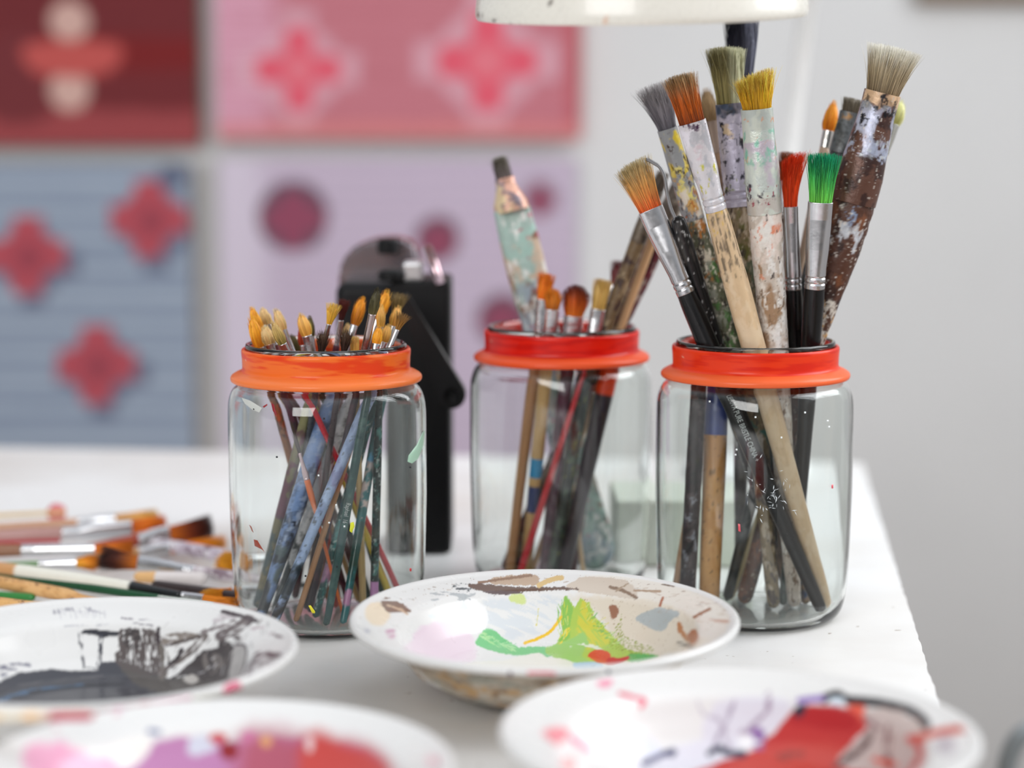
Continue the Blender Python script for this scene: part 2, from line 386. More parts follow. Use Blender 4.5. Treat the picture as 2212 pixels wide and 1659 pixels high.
def frame_for(T3, B3, roll):
    z = (T3 - B3) / np.linalg.norm(T3 - B3)
    v = (T3 + B3) / 2 - CAM; v /= np.linalg.norm(v)
    x = np.cross(v, z); x = -x if x[0] < 0 and abs(z[2]) > 0.3 else x; x /= np.linalg.norm(x); y = np.cross(z, x)
    c, s = math.cos(roll), math.sin(roll); x, y = x * c + y * s, -x * s + y * c
    M = Matrix(((x[0], y[0], z[0], B3[0]), (x[1], y[1], z[1], B3[1]), (x[2], y[2], z[2], B3[2]), (0, 0, 0, 1)))
    return M
SEED = [11]
def make_brush(sp, T3, B3):
    """sp: dict(label, tip, bot, root, fend, w=(tip,root,ferrule end), hw=[(coord,width)...], hair=..., ferr=..., paint=[...], base=rgb)"""
    SEED[0] += 1; seed = sp.get('seed', SEED[0]); (tx, ty) = sp['tip']
    bx, by = proj(B3); tx, ty = proj(T3); bx, by, tx, ty = map(float, (bx, by, tx, ty))
    vert = abs(by - ty) > abs(bx - tx); c0, c1 = (ty, by) if vert else (tx, bx)
    dT, dB = depth(T3), depth(B3); L = float(np.linalg.norm(T3 - B3))
    def tof(c):
        s = (c - c0) / (c1 - c0); return s * dT / (dB * (1 - s) + s * dT)
    def zof(c): return L * (1 - tof(c))
    def mof(c, w): t = tof(c); return 0.5 * w * ((1 - t) * dT + t * dB) / F_PX
    root = empty(sp.get('name', 'paintbrush')); M = frame_for(T3, B3, sp.get('roll', 0.0)); root.matrix_world = M
    tag(root, sp['label'], sp.get('cat', 'paintbrush'), sp.get('group'))
    hd = sp.get('hw'); fl = sp.get('flat', 0.45)
    top = sp.get('fend', c0)
    # handle
    hw = list(hd); z = [(zof(c), mof(c, w)) for c, w in hw]; z.sort()
    zb = z[0][1]
    st = [(0.0, zb * 0.25), (zb * 0.25, zb * 0.72), (zb * 0.8, zb)] + [(a, b) for a, b in z if a > zb * 0.9]
    if sp.get('fend') is None:
        zt, rt = st[-1]; st += [(zt + rt * 0.5, rt * 0.8), (zt + rt * 0.8, rt * 0.35)]
    hf = sp.get('hflat', 1.0); rings = int(sp.get('rings', 90)); nt = int(sp.get('nt', 28))
    rz = st[-1][0]
    zs = np.linspace(0, rz, rings); rs = np.interp(zs, [s[0] for s in st], [s[1] for s in st])
    for _ in range(2): rs[2:-2] = (rs[1:-3] + rs[2:-2] + rs[3:-1]) / 3
    V, Q, T = loft(np.stack([zs, rs, rs * hf], 1), nt, rings, sp.get('box', 2.0))
    zc = V[:, 2]; tt = 1 - zc / L; s_ = tt * dB / ((1 - tt) * dT + tt * dB); yi = c0 + s_ * (c1 - c0)
    col = np.repeat(lin(sp.get('base', (190, 150, 100)))[None], len(V), 0)
    if sp.get('grain', True):
        g = fbm(np.c_[V[:, :2] / 0.0011, V[:, 2] / 0.03], seed + 5)[:, None]; col = col * (0.86 + 0.28 * g)
    P0 = V.copy()
    if sp.get('paint'): col = splats(col, V, yi, sp['paint'], seed)
    for (c, y0, y1) in sp.get('bands', []):
        a, b = min(y0, y1), max(y0, y1); m = sstep(a - 1, a + 1, yi) * (1 - sstep(b - 1, b + 1, yi)); col = mixc(col, lin(c), m)
    if sp.get('lump'):
        rr = np.hypot(V[:, 0], V[:, 1]) + 1e-9; k = 1 + sp['lump'] * (fbm(V / 0.005, seed + 8) - 0.5); V[:, 0] *= k; V[:, 1] *= k
    mesh_obj('handle', V, Q, PAINT if sp.get('paint') and not sp.get('gloss') else LACQ, root, col, T=T)
    if sp.get('fend') is not None:
        wt, wr, wf = sp['w']; za, zb_ = zof(sp['fend']), zof(sp['root'])
        ra, rb = mof(sp['fend'], wf), mof(sp['root'], wr)
        Lf = zb_ - za; st = [(za - Lf * 0.02, ra * 1.02, ra * 1.02)]
        if sp.get('crimp', True):
            for k in (0.05, 0.12):
                h = 0.02; st += [(za + Lf * (k - h), ra * 1.04, ra * 1.04), (za + Lf * k, ra * 0.95, ra * 0.95), (za + Lf * (k + h), ra * 1.04, ra * 1.04)]
        pin = sp.get('pinch', 0.45)
        st += [(za + Lf * 0.22, ra * 1.03, ra * 1.0), (za + Lf * pin, ra * 0.4 + rb * 0.62, ra * 0.75 + rb * fl * 0.2), (za + Lf * 0.8, rb * 0.98, rb * fl * 1.02), (zb_, rb, rb * fl)]
        st += [(zb_, rb * 0.9, rb * fl * 0.85), (zb_ - 0.0008, rb * 0.86, rb * fl * 0.8)]
        st = np.array(st); 
        V, Q, T = loft(st, sp.get('fnt', 40), sp.get('frings', 70), 2.3)
        zc = V[:, 2]; tt = 1 - zc / L; s_ = tt * dB / ((1 - tt) * dT + tt * dB); yi = c0 + s_ * (c1 - c0)
        col = np.repeat(lin(sp.get('fcol', (205, 205, 208)))[None], len(V), 0)
        if sp.get('fpaint'): col = splats(col, V, yi, sp['fpaint'], seed + 3)
        mesh_obj('ferrule', V, Q, FERRP if sp.get('fpaint') else FERR, root, col, T=T)
        h = sp['hair']; Lh = L - zb_; rt = mof(c0, wt)
        cols = h['c']; flt = h.get('tflat', fl); sr = h.get('sr', 0.00016)
        bend = h.get('bend', 0) * dT / F_PX
        V, Q, T, col = hair_mesh(zb_ - 0.001, Lh + 0.001, rb * 0.88, rb * fl * 0.82, rt, rt * flt, h.get('shape', 'flat'), cols, h.get('n', 420), seed, (bend, 0), h.get('rag', 0.07), sr, h.get('belly', 0.0), h.get('slant', 0.0))
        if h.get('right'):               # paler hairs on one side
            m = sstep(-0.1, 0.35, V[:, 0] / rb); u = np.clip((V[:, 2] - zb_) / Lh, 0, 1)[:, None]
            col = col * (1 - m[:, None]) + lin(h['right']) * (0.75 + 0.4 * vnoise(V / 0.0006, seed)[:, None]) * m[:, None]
        mesh_obj('bristles', V, Q, HAIR, root, col, T=T)
    if sp.get('text'):
        s, c, size, flip = sp['text']; zt = zof(c); rr = float(np.interp(zt, zs, rs)) + 0.00012
        Mi = M.to_3x3().transposed(); v = Vector(tuple(CAM - B3)); lv = Mi @ v; a = math.atan2(lv.y, lv.x)
        n = Vector((math.cos(a), math.sin(a), 0)); axx = Vector((0, 0, -1)); axy = n.cross(axx)
        text_part(s, root, LETTER, size, n * rr + Vector((0, 0, zt)), axx, axy)
    return root

def axis_in_jar(sp, J, Yb, Yr):
    zf = J['floor'] + 0.0012; rb = 0.002
    dB = Yb * math.cos(TH) + (CAM_H - zf) * math.sin(TH)
    B3 = np.array([(sp['bot'] - CX) / F_PX * dB, Yb, zf]); bp = proj(B3)
    zr = J['rim']; dR = Yr * math.cos(TH) + (CAM_H - zr) * math.sin(TH)
    ry = CY - F_PX * (np.dot(np.array([0, Yr, zr]) - CAM, UP)) / dR
    tx, ty = sp['tip']; rx = tx + (bp[0] - tx) * (ry - ty) / (bp[1] - ty)
    R3 = np.array([(rx - CX) / F_PX * dR, Yr, zr]); d = R3 - B3
    n = UP + (ty - CY) / F_PX * FWD
    t = -np.dot(B3 - CAM, n) / np.dot(d, n)
    return B3 + d * t, B3
DEBUG = False
def solve_jar(specs, J, iters=2600, seed=3):
    """spread the brushes through the depth of the jar so that they lean past one another"""
    rng = np.random.default_rng(seed); N = len(specs); zl = np.linspace(0.008, 0.27, 34)
    ctr = np.array([J['x'], J['y']])
    def rad(sp, T3, B3):
        hw = sp['hw']; wmax = max(w for c, w in hw); out = []
        L = T3 - B3
        for z in zl:
            t = (z - B3[2]) / L[2]
            if t > 1.02: out.append(-1); continue
            P = B3 + L * t; py = float(proj(P)[1]); cs = sorted(hw); w = np.interp(py, [c for c, _ in cs], [w for _, w in cs])
            if sp.get('fend') is not None and py < sp['fend']:
                w = np.interp(py, [sp['tip'][1], sp['root'], sp['fend']], sp['w']); w *= (sp.get('flat', .45) + 0.25) if py < sp['root'] + 30 else 0.9
            out.append(0.5 * w * depth(P) / F_PX)
        return np.array(out)
    Yb = np.array([J['y'] + sp.get('db', 0) for sp in specs], float); Yr = np.array([J['y'] + sp.get('dr', 0) for sp in specs], float)
    Yb0, Yr0 = Yb.copy(), Yr.copy()
    pos = np.zeros((N, len(zl), 2)); R = np.zeros((N, len(zl)))
    def calc(i, yb, yr):
        T3, B3 = axis_in_jar(specs[i], J, yb, yr); L = T3 - B3
        t = (zl - B3[2]) / L[2]; P = B3[None] + L[None] * t[:, None]; return P[:, :2]
    for i in range(N):
        T3, B3 = axis_in_jar(specs[i], J, Yb[i], Yr[i]); R[i] = rad(specs[i], T3, B3); pos[i] = calc(i, Yb[i], Yr[i])
    lim = np.where(zl < 0.012, 0.0468, np.where(zl < 0.12, 0.0478, np.where(zl < 0.152, 0.0388, 9)))
    def cost(i, p, yb, yr):
        d = np.linalg.norm(pos - p[None], axis=2); s = R + R[i][None] + 0.0003; ok = (R > 0) & (R[i][None] > 0); ok[i] = False
        pen = np.where(ok, np.maximum(0, s - d), 0); c = (pen.sum() + 3 * pen.max()) * 1000
        o = np.linalg.norm(p - ctr, axis=1) + np.maximum(R[i], 0) - lim; c += 2500 * np.maximum(0, np.where(R[i] > 0, o, 0)).sum()
        return c + 45 * abs(yr - Yr0[i]) + 22 * abs(yb - Yb0[i])
    for it in range(iters):
        i = it % N; s = 0.03 * (1 - it / iters) + 0.002
        c0 = cost(i, pos[i], Yb[i], Yr[i])
        for _ in range(3):
            yb, yr = np.clip(Yb[i] + rng.normal() * s, Yb0[i] - .015, Yb0[i] + .015), np.clip(Yr[i] + rng.normal() * s, Yr0[i] - .010, Yr0[i] + .010)
            p = calc(i, yb, yr); c1 = cost(i, p, yb, yr)
            if c1 < c0: pos[i] = p; Yb[i], Yr[i] = yb, yr; c0 = c1
    if DEBUG:
        for i in range(N):
            for j in range(i):
                d = np.linalg.norm(pos[i] - pos[j], axis=1); s = R[i] + R[j]; ok = (R[i] > 0) & (R[j] > 0); p = np.where(ok, s - d, -1); k = p.argmax()
                if p[k] > .0015: print('PEN', specs[i]['label'][:30], '|', specs[j]['label'][:30], round(p[k] * 1000, 1), 'z', round(zl[k], 3))
    return [axis_in_jar(specs[i], J, Yb[i], Yr[i]) for i in range(N)]

# ------------------------------------------------------------------ setting
def wall_material():
    m, n, l, b = new_mat('wall plaster'); b.inputs['Roughness'].default_value = 0.8
    t = n.new('ShaderNodeTexCoord'); nz = n.new('ShaderNodeTexNoise'); nz.inputs['Scale'].default_value = 6; nz.inputs['Detail'].default_value = 6
    l.new(t.outputs['Object'], nz.inputs['Vector']); cr = n.new('ShaderNodeValToRGB'); l.new(nz.outputs['Fac'], cr.inputs[0])
    cr.color_ramp.elements[0].color = (*lin((212, 213, 214)), 1); cr.color_ramp.elements[1].color = (*lin((222, 223, 224)), 1)
    l.new(cr.outputs[0], b.inputs['Base Color']); bp = n.new('ShaderNodeBump'); bp.inputs['Strength'].default_value = 0.15
    l.new(nz.outputs['Fac'], bp.inputs['Height']); l.new(bp.outputs[0], b.inputs['Normal']); return m
WALL = wall_material()
FLOORZ = -0.76; WALLY = 2.7
tag(bevel_box('wall_back', (0, WALLY + 0.06, 0.6), (5.0, 0.12, 2.8), WALL, bev=0), kind='structure')
tag(bevel_box('floor', (0, 0.6, FLOORZ - 0.03), (5.0, 4.4, 0.06), flat_mat('floor boards', (150, 130, 110), 0.6, nscale=8), bev=0), kind='structure')
# right-hand wall with the window opening the daylight comes through
import bmesh
def right_wall():
    V = []; Q = []; X = 1.42
    for (y0, y1, z0, z1) in ((-1.6, 0.62, FLOORZ, 2.0), (1.98, WALLY, FLOORZ, 2.0), (0.62, 1.98, FLOORZ, 0.34), (0.62, 1.98, 1.66, 2.0)):
        v, q = box_mesh(X + 0.06, (y0 + y1) / 2, (z0 + z1) / 2, 0.12, y1 - y0, z1 - z0); Q.append(q + len(V) * 8); V.append(v)
    tag(mesh_obj('wall_right', np.vstack(V), np.vstack(Q), WALL, smooth=False), kind='structure')
    w = []; q = []
    for (y0, y1, z0, z1) in ((0.62, 0.66, 0.34, 1.66), (1.94, 1.98, 0.34, 1.66), (0.66, 1.94, 0.34, 0.38), (0.66, 1.94, 1.62, 1.66), (1.28, 1.32, 0.38, 1.62)):
        a, b = box_mesh(X + 0.09, (y0 + y1) / 2, (z0 + z1) / 2, 0.04, y1 - y0, z1 - z0); q.append(b + len(w) * 8); w.append(a)
    tag(mesh_obj('window_1', np.vstack(w), np.vstack(q), flat_mat('white gloss', (240, 240, 238), 0.35), smooth=False), kind='structure')
right_wall()

# table: its right edge runs from behind the jars towards the camera
E0 = on(1862, 1000); E1 = on(2026, 1512); ed = (E1 - E0)[:2]; ed /= np.linalg.norm(ed); back = np.array([ed[1], -ed[0]])
back = -back if back[0] > 0 else back
def table():
    t = empty('table', (E0[0] - 0.7, E0[1] - 0.5, FLOORZ)); tag(t, 'white paint-marked studio table carrying the jars, plates and loose brushes', 'table')
    Wd, Ln = 1.75, 1.35; c = [E0[:2], E0[:2] + ed * Ln, E0[:2] + ed * Ln + back * Wd, E0[:2] + back * Wd]
    m, n, l, b = new_mat('white table top'); b.inputs['Roughness'].default_value = 0.42
    tc_ = n.new('ShaderNodeTexCoord')
    nz = n.new('ShaderNodeTexNoise'); nz.inputs['Scale'].default_value = 5; nz.inputs['Detail'].default_value = 5; l.new(tc_.outputs['Object'], nz.inputs['Vector'])
    cr = n.new('ShaderNodeValToRGB'); l.new(nz.outputs['Fac'], cr.inputs[0])
    cr.color_ramp.elements[0].position = 0.35; cr.color_ramp.elements[0].color = (*lin((218, 214, 209)), 1)
    cr.color_ramp.elements[1].position = 0.6; cr.color_ramp.elements[1].color = (*lin((236, 236, 235)), 1)
    n2 = n.new('ShaderNodeTexNoise'); n2.inputs['Scale'].default_value = 130; n2.inputs['Detail'].default_value = 2; l.new(tc_.outputs['Object'], n2.inputs['Vector'])
    c2 = n.new('ShaderNodeValToRGB'); l.new(n2.outputs['Fac'], c2.inputs[0]); c2.color_ramp.elements[0].position = 0.735; c2.color_ramp.elements[0].color = (0, 0, 0, 1)
    c2.color_ramp.elements[1].position = 0.76; c2.color_ramp.elements[1].color = (1, 1, 1, 1)
    mx = n.new('ShaderNodeMix'); mx.data_type = 'RGBA'; l.new(c2.outputs[0], mx.inputs[0]); l.new(cr.outputs[0], mx.inputs[6]); mx.inputs[7].default_value = (*lin((170, 160, 150)), 1)
    l.new(mx.outputs[2], b.inputs['Base Color'])
    # slightly chipped rim along the edges
    rng = np.random.default_rng(5); loop = []
    for i in range(4):
        a, d = c[i], c[(i + 1) % 4]; k = 160
        e = (d - a) / np.linalg.norm(d - a); nrm = np.array([e[1], -e[0]])
        for q in range(k):
            loop.append(a + (d - a) * q / k + nrm * (rng.random() ** 3 * 0.0012 - 0.0006))
    loop = np.array(loop); nn = len(loop); org = np.array([E0[0] - 0.7, E0[1] - 0.5])
    bm = bmesh.new(); top = [bm.verts.new((*(p - org), -FLOORZ)) for p in loop]; lo = [bm.verts.new((*(p - org), -FLOORZ - 0.028)) for p in loop]
    bm.faces.new(top); bm.faces.new(lo[::-1])
    for i in range(nn): bm.faces.new((top[i], lo[i], lo[(i + 1) % nn], top[(i + 1) % nn]))
    bmesh.ops.recalc_face_normals(bm, faces=bm.faces)
    me = bpy.data.meshes.new('tabletop'); bm.to_mesh(me); bm.free(); me.materials.append(m)
    o = bpy.data.objects.new('tabletop', me); COL.objects.link(o); o.parent = t
    for i, (u, v) in enumerate(((0.06, 0.06), (0.06, Ln - 0.06), (Wd - 0.06, 0.06), (Wd - 0.06, Ln - 0.06))):
        p = E0[:2] + ed * v + back * u - org; bevel_box('leg', (p[0], p[1], 0.366), (0.05, 0.05, 0.732), flat_mat('white painted leg', (230, 228, 224), 0.5), t, 0.004)
table()

# ------------------------------------------------------------------ canvases on the wall
def canvas(x0, y0, x1, y1, fn, label, group, edge=(112, 92, 74), base=(200, 200, 200), gain=1.12):
    Yc = WALLY - 0.030
    A = at(x0, y0, Yc); B = at(x1, y1, Yc); t = empty('canvas_painting', ((A[0] + B[0]) / 2, WALLY - 0.004, B[2])); tag(t, label, 'painting', group)
    nx, nz = 260, 200; X, Z = np.meshgrid(np.linspace(A[0], B[0], nx), np.linspace(A[2], B[2], nz)); P = np.stack([X, np.full_like(X, Yc), Z], -1).reshape(-1, 3)
    px, py = proj(P); col = np.repeat(lin(base)[None], len(P), 0); pt = Painter(px, py, col, seed=int(abs(x0) + y0 + 900)); fn(pt)
    org = np.array([(A[0] + B[0]) / 2, WALLY - 0.004, B[2]])
    mesh_obj('painted_face', P - org, grid_quads(nz, nx, False), CANVAS, t, pt.col * gain)
    w, h = B[0] - A[0], A[2] - B[2]
    bevel_box('stretcher_frame', (0, -0.0125, h / 2), (w, 0.0245, h), flat_mat('raw canvas edge ' + str(edge), edge, 0.85, nscale=90), t, 0.0)
def stripes(p, c, period, w, alpha=0.5, wob=4):
    s = p.y + (fbm(np.stack([p.x / 160, p.y / 60, 0 * p.x], 1), 5) - 0.5) * wob; m = (np.abs((s / period) % 1 - 0.5) < w / 2).astype(float) * alpha * (0.5 + fbm(np.stack([p.x / 90, p.y / 5, 0 * p.x], 1), 9))
    p.col[:] = mixc(p.col, lin(c), np.clip(m, 0, 1))
def cross(cx, cy, r, k=0.42):
    s = r * k * 0.62; q = r * 0.72
    return [(cx - s, cy - r), (cx + s, cy - r), (cx + s, cy - q), (cx + r * .5, cy - r * .5), (cx + q, cy - s), (cx + r, cy - s), (cx + r, cy + s), (cx + q, cy + s), (cx + r * .5, cy + r * .5), (cx + s, cy + q), (cx + s, cy + r), (cx - s, cy + r), (cx - s, cy + q), (cx - r * .5, cy + r * .5), (cx - q, cy + s), (cx - r, cy + s), (cx - r, cy - s), (cx - q, cy - s), (cx - r * .5, cy - r * .5), (cx - s, cy - q)]
def plus(cx, cy, r):
    s = r * 0.3; return [(cx - s, cy - r), (cx + s, cy - r), (cx + s * 1.3, cy - s * 1.3), (cx + r, cy - s), (cx + r, cy + s), (cx + s * 1.3, cy + s * 1.3), (cx + s, cy + r), (cx - s, cy + r), (cx - s * 1.3, cy + s * 1.3), (cx - r, cy + s), (cx - r, cy - s), (cx - s * 1.3, cy - s * 1.3)]
def dia(cx, cy, r): return [(cx, cy - r), (cx + r, cy), (cx, cy + r), (cx - r, cy)]
def circ(cx, cy, rx, ry=None, n=20): ry = ry or rx; return [(cx + rx * math.cos(a), cy + ry * math.sin(a)) for a in np.linspace(0, 2 * math.pi, n, endpoint=False)]
def art_a(p):
    stripes(p, (96, 26, 32), 26, 0.5, 0.5); p.poly([(-400, 85), (450, 85), (450, 150), (-400, 150)], (122, 16, 20), 5, 60, 14)
    p.poly([(-400, 245), (450, 245), (450, 330), (-400, 330)], (158, 66, 70), 5, 60, 14); p.poly([(-20, 85), (90, 85), (110, 250), (-20, 250)], (116, 40, 46), 5, 60, 14)
    for y in (45, 195): p.poly(circ(150, y, 44, 44), (212, 172, 162), 3, 30, 6)
    p.poly([(55, 95), (255, 95), (225, 160), (85, 160)], (196, 84, 80), 4, 30, 8)
def art_b(p):
    p.poly([(430, -600), (560, -600), (590, 320), (430, 320)], (214, 160, 182), 20, 90, 40); stripes(p, (168, 92, 104), 17, 0.45, 0.55)
    for cx, cy, r in ((645, 150, 84), (1052, 132, 100)):
        p.poly(cross(cx, cy, r * 1.55), (212, 168, 182), 4, 30, 12, alpha=0.7); p.poly(cross(cx, cy, r * 1.22), (196, 128, 142), 3, 30, 6, alpha=0.5); p.poly(plus(cx, cy, r), (214, 84, 104), 4, 30, 7); p.poly(dia(cx, cy, r * .42), (216, 112, 126), 4, 30, 8)
    p.poly([(1228, -600), (1300, -600), (1300, 320), (1228, 320)], (176, 80, 88), 3, 60, 8, alpha=.8); p.poly([(430, 270), (1300, 270), (1300, 330), (430, 330)], (206, 124, 124), 3, 60, 8, alpha=.7)
def art_c(p):
    stripes(p, (110, 124, 148), 24, 0.5, 0.6); stripes(p, (166, 178, 192), 61, 0.3, 0.6)
    for cx, cy, r in ((58, 552, 84), (322, 472, 84), (208, 788, 84)):
        p.poly(cross(cx + 14, cy + 16, r * 1.18), (84, 88, 112), 6, 30, 8, alpha=0.85); p.poly(cross(cx, cy, r, 0.6), (172, 72, 84), 5, 20, 4); p.poly(dia(cx + 4, cy + 6, r * .45), (150, 62, 76), 5, 20, 5)
    p.poly(circ(372, 380, 34, 26), (88, 96, 120), 5, 20, 8)
def art_d(p):
    stripes(p, (196, 180, 198), 30, 0.5, 0.5); p.poly([(440, 320), (560, 320), (560, 1100), (440, 1100)], (202, 192, 208), 10, 90, 40)
    for cx, cy, r in ((634, 468, 78), (945, 516, 50), (1166, 428, 42), (1086, 690, 56)):
        p.poly(circ(cx, cy, r), (78, 40, 60), 4, 25, 6, alpha=0.9 if r > 45 else 0.5); p.poly(cross(cx, cy + 5, r * .78, .7), (138, 66, 90), 5, 20, 5)
canvas(-330, -420, 431, 314, art_a, 'dark red woven-look canvas with a pale and rust cross', 'patterned canvases on the wall', base=(118, 34, 40), gain=.95)
canvas(456, -420, 1254, 300, art_b, 'dusty pink canvas with two bright rose crosses, beneath the lamp shade', 'patterned canvases on the wall', edge=(190, 120, 110), base=(190, 116, 128))
canvas(-330, 352, 424, 1040, art_c, 'blue grey striped canvas with three red diamond crosses', 'patterned canvases on the wall', base=(142, 154, 172))
canvas(472, 342, 1244, 1040, art_d, 'lilac canvas with dark maroon round flower motifs, behind the black device', 'patterned canvases on the wall', edge=(190, 180, 190), base=(182, 168, 188))
# ------------------------------------------------------------------ jars
JARS = {
 'L': dict(x=(707 - CX) / F_PX * 1.131, y=1.118, floor=0.0038, rim=0.150, rot=0.60, ring=((252, 122, 44), (240, 72, 22), (255, 140, 72)), s=1.0,
           label='left glass jar with orange collar, crowded with thin green and blue brushes'),
 'M': dict(x=(1212 - CX) / F_PX * 1.235, y=1.215, floor=0.0038, rim=0.150, rot=-0.55, ring=((236, 36, 16), (214, 20, 10), (250, 100, 50)), s=1.0,
           label='middle glass jar with deep red collar, set furthest back'),
 'R': dict(x=(1628 - CX) / F_PX * 1.148, y=1.133, floor=0.0038, rim=0.150, rot=-0.75, ring=((246, 66, 26), (230, 44, 18), (255, 120, 66)), s=1.0,
           label='right glass jar with red orange collar, holding the thickest brushes'),
}
def squircle(n, rot):
    def fn(th, z, r):
        w = sstep(0.004, 0.02, z) * (1 - sstep(0.118, 0.1305, z)) * sstep(0.02, 0.044, r)
        a = th - rot; k = (np.abs(np.cos(a)) ** n + np.abs(np.sin(a)) ** n) ** (-1.0 / n)
        return 1 + w * (k / 1.045 - 1)
    return fn
def make_jar(key):
    J = JARS[key]; root = empty('glass_jar', (J['x'], J['y'], 0.0002)); tag(root, J['label'], 'jar', 'collared glass jars')
    outer = [(0.0001, 0.0010), (0.034, 0.0008), (0.040, 0.0), (0.0445, 0.0004), (0.0480, 0.0032), (0.0500, 0.009), (0.0512, 0.030), (0.0522, 0.07), (0.0522, 0.112), (0.0519, 0.1215), (0.0505, 0.1275), (0.0470, 0.1304), (0.0424, 0.1312), (0.0420, 0.136), (0.0422, 0.1485), (0.0436, 0.1500), (0.0440, 0.1512), (0.0430, 0.1524), (0.0412, 0.1524), (0.0400, 0.1510),
             (0.0398, 0.148), (0.0399, 0.135), (0.0405, 0.1300), (0.0458, 0.1288), (0.0490, 0.1262), (0.0501, 0.1205), (0.0504, 0.110), (0.0504, 0.07), (0.0494, 0.03), (0.0483, 0.0105), (0.0465, 0.0058), (0.0435, 0.0038), (0.0400, 0.0034), (0.0001, 0.0034)]
    V, Q = lathe(smooth_prof(outer, 190), 128, squircle(2.5, J['rot']))
    mesh_obj('glass_body', V, Q, GLASS, root)
    ring = [(0.0426, 0.1325), (0.0426, 0.1478), (0.0436, 0.1492), (0.0448, 0.1490), (0.0452, 0.1476), (0.0448, 0.1440), (0.0446, 0.1385), (0.0450, 0.1372), (0.0480, 0.1362), (0.0508, 0.1345), (0.0512, 0.1332), (0.0508, 0.1316), (0.0498, 0.1311), (0.0460, 0.1316), (0.0426, 0.1325)]
    P = smooth_prof(ring, 70); V, Q = lathe(P, 160)
    th = np.arctan2(V[:, 1], V[:, 0]); z = V[:, 2]; r = np.hypot(V[:, 0], V[:, 1])
    c0, c1, c2 = [lin(c) for c in J['ring']]
    n = fbm(np.stack([np.cos(th) * 2.2, np.sin(th) * 2.2, z * 420], 1), 7 + ord(key), 3); m = sstep(0.46, 0.62, n)
    col = np.repeat(c0[None], len(V), 0); col = mixc(col, c1, m); col = mixc(col, c2, sstep(0.0452, 0.0462, r) * 0.9)
    n = vnoise(V * 900, 3); col = mixc(col, lin((250, 210, 180)), sstep(0.955, 0.97, n) * 0.8)
    mesh_obj('collar', V, Q, PLASTIC, root, col)
    return root
for k in JARS: make_jar(k)

def dab(jar, pts, c, name='paint_mark'):
    """a dried dab on the outside of a jar, following the glass"""
    J = JARS[jar]; fn = squircle(2.5, J['rot']); o = [p for p in COL.objects if p.name.startswith('glass_jar') and abs(p.location.x - J['x']) < 1e-5][0]
    zt = [(0.0035, .0478), (0.010, .0500), (0.03, .0512), (0.07, .0522), (0.112, .0522), (0.1215, .0519), (0.1275, .0505)]
    cen = np.mean(pts, 0); V = []; 
    def hit(px, py, lift):
        d = ray(px, py); best = None
        for t in np.linspace((J['y'] - 0.06) / d[1], J['y'] / d[1], 400):
            P = CAM + d * t; x, y = P[0] - J['x'], P[1] - J['y']; r = math.hypot(x, y); a = math.atan2(y, x)
            R = np.interp(P[2], [q[0] for q in zt], [q[1] for q in zt]) * float(fn(np.array([a]), np.array([P[2]]), np.array([0.05]))[0])
            if r <= R + lift: return np.array([x, y, P[2]])
        return None
    ring = []
    m = 4; pl = np.array(pts, float)
    dense = np.concatenate([pl[i] + (pl[(i + 1) % len(pl)] - pl[i]) * np.linspace(0, 1, m, endpoint=False)[:, None] for i in range(len(pl))])
    outer = [hit(p[0], p[1], 0.00005) for p in dense]; inner = [hit(*(cen + (p - cen) * 0.55), 0.0004) for p in dense]; c_ = hit(cen[0], cen[1], 0.0005)
    if any(v is None for v in outer + inner) or c_ is None: return
    n = len(dense); V = np.array(outer + inner + [c_]); i = np.arange(n); j = (i + 1) % n
    mesh_obj(name, V, np.stack([i, j, n + j, n + i], 1), flat_mat('dab %s' % (c,), c, 0.4, coat=0.2), o, T=np.stack([n + i, n + j, np.full(n, 2 * n)], 1))
dab('L', [(882, 985), (900, 962), (913, 935), (918, 930), (914, 965), (903, 992), (890, 1002), (880, 998)], (176, 214, 190))
dab('L', [(586, 872), (592, 874), (598, 896), (596, 899), (589, 888)], (140, 14, 28))
dab('L', [(567, 879), (577, 873), (578, 876), (570, 882)], (150, 20, 30))
dab('L', [(522, 860), (540, 866), (566, 882), (560, 892), (545, 886), (528, 872)], (200, 202, 196))
dab('L', [(546, 882), (550, 882), (550, 887), (546, 886)], (20, 20, 24))
dab('L', [(548, 1166), (556, 1168), (572, 1194), (566, 1188), (550, 1180)], (150, 58, 36))
dab('L', [(538, 1134), (543, 1138), (548, 1152), (544, 1148)], (160, 80, 60))
dab('L', [(666, 1309), (671, 1308), (681, 1322), (680, 1326), (674, 1325)], (238, 226, 40))
dab('L', [(757, 1130), (764, 1128), (766, 1138), (760, 1152), (755, 1148)], (216, 220, 50))
dab('L', [(885, 1228), (889, 1228), (889, 1235), (885, 1235)], (222, 40, 50))
for (x, y) in ((598, 838 + 150), (688, 1028), (711, 1130), (744, 1138), (726, 1092), (660, 1245), (728, 1225), (886, 1010), (700, 905)):
    dab('L', [(x - 2, y - 2), (x + 2, y - 2), (x + 2, y + 2), (x - 2, y + 2)], random.Random(x).choice([(20, 24, 30), (236, 240, 238)]), 'paint_fleck')
dab('R', [(1594, 1132), (1599, 1133), (1600, 1150), (1595, 1148)], (226, 90, 100))
dab('R', [(1796, 1048), (1800, 1047), (1800, 1056), (1796, 1056)], (222, 60, 80))
rng_ = random.Random(4)
for i in range(46):                       # white scratchy marks on the front of the right jar
    x = rng_.gauss(1662, 26); y = rng_.gauss(1062, 34) + (x - 1662) * 0.4; a = rng_.uniform(-0.4, 2.2); l = rng_.uniform(2, 7); w = rng_.uniform(0.5, 1.3)
    dx, dy = math.cos(a) * l, math.sin(a) * l; nx, ny = -dy / l * w, dx / l * w
    dab('R', [(x - dx, y - dy), (x + nx, y + ny), (x + dx, y + dy), (x - nx, y - ny)], (226, 232, 236), 'paint_fleck')
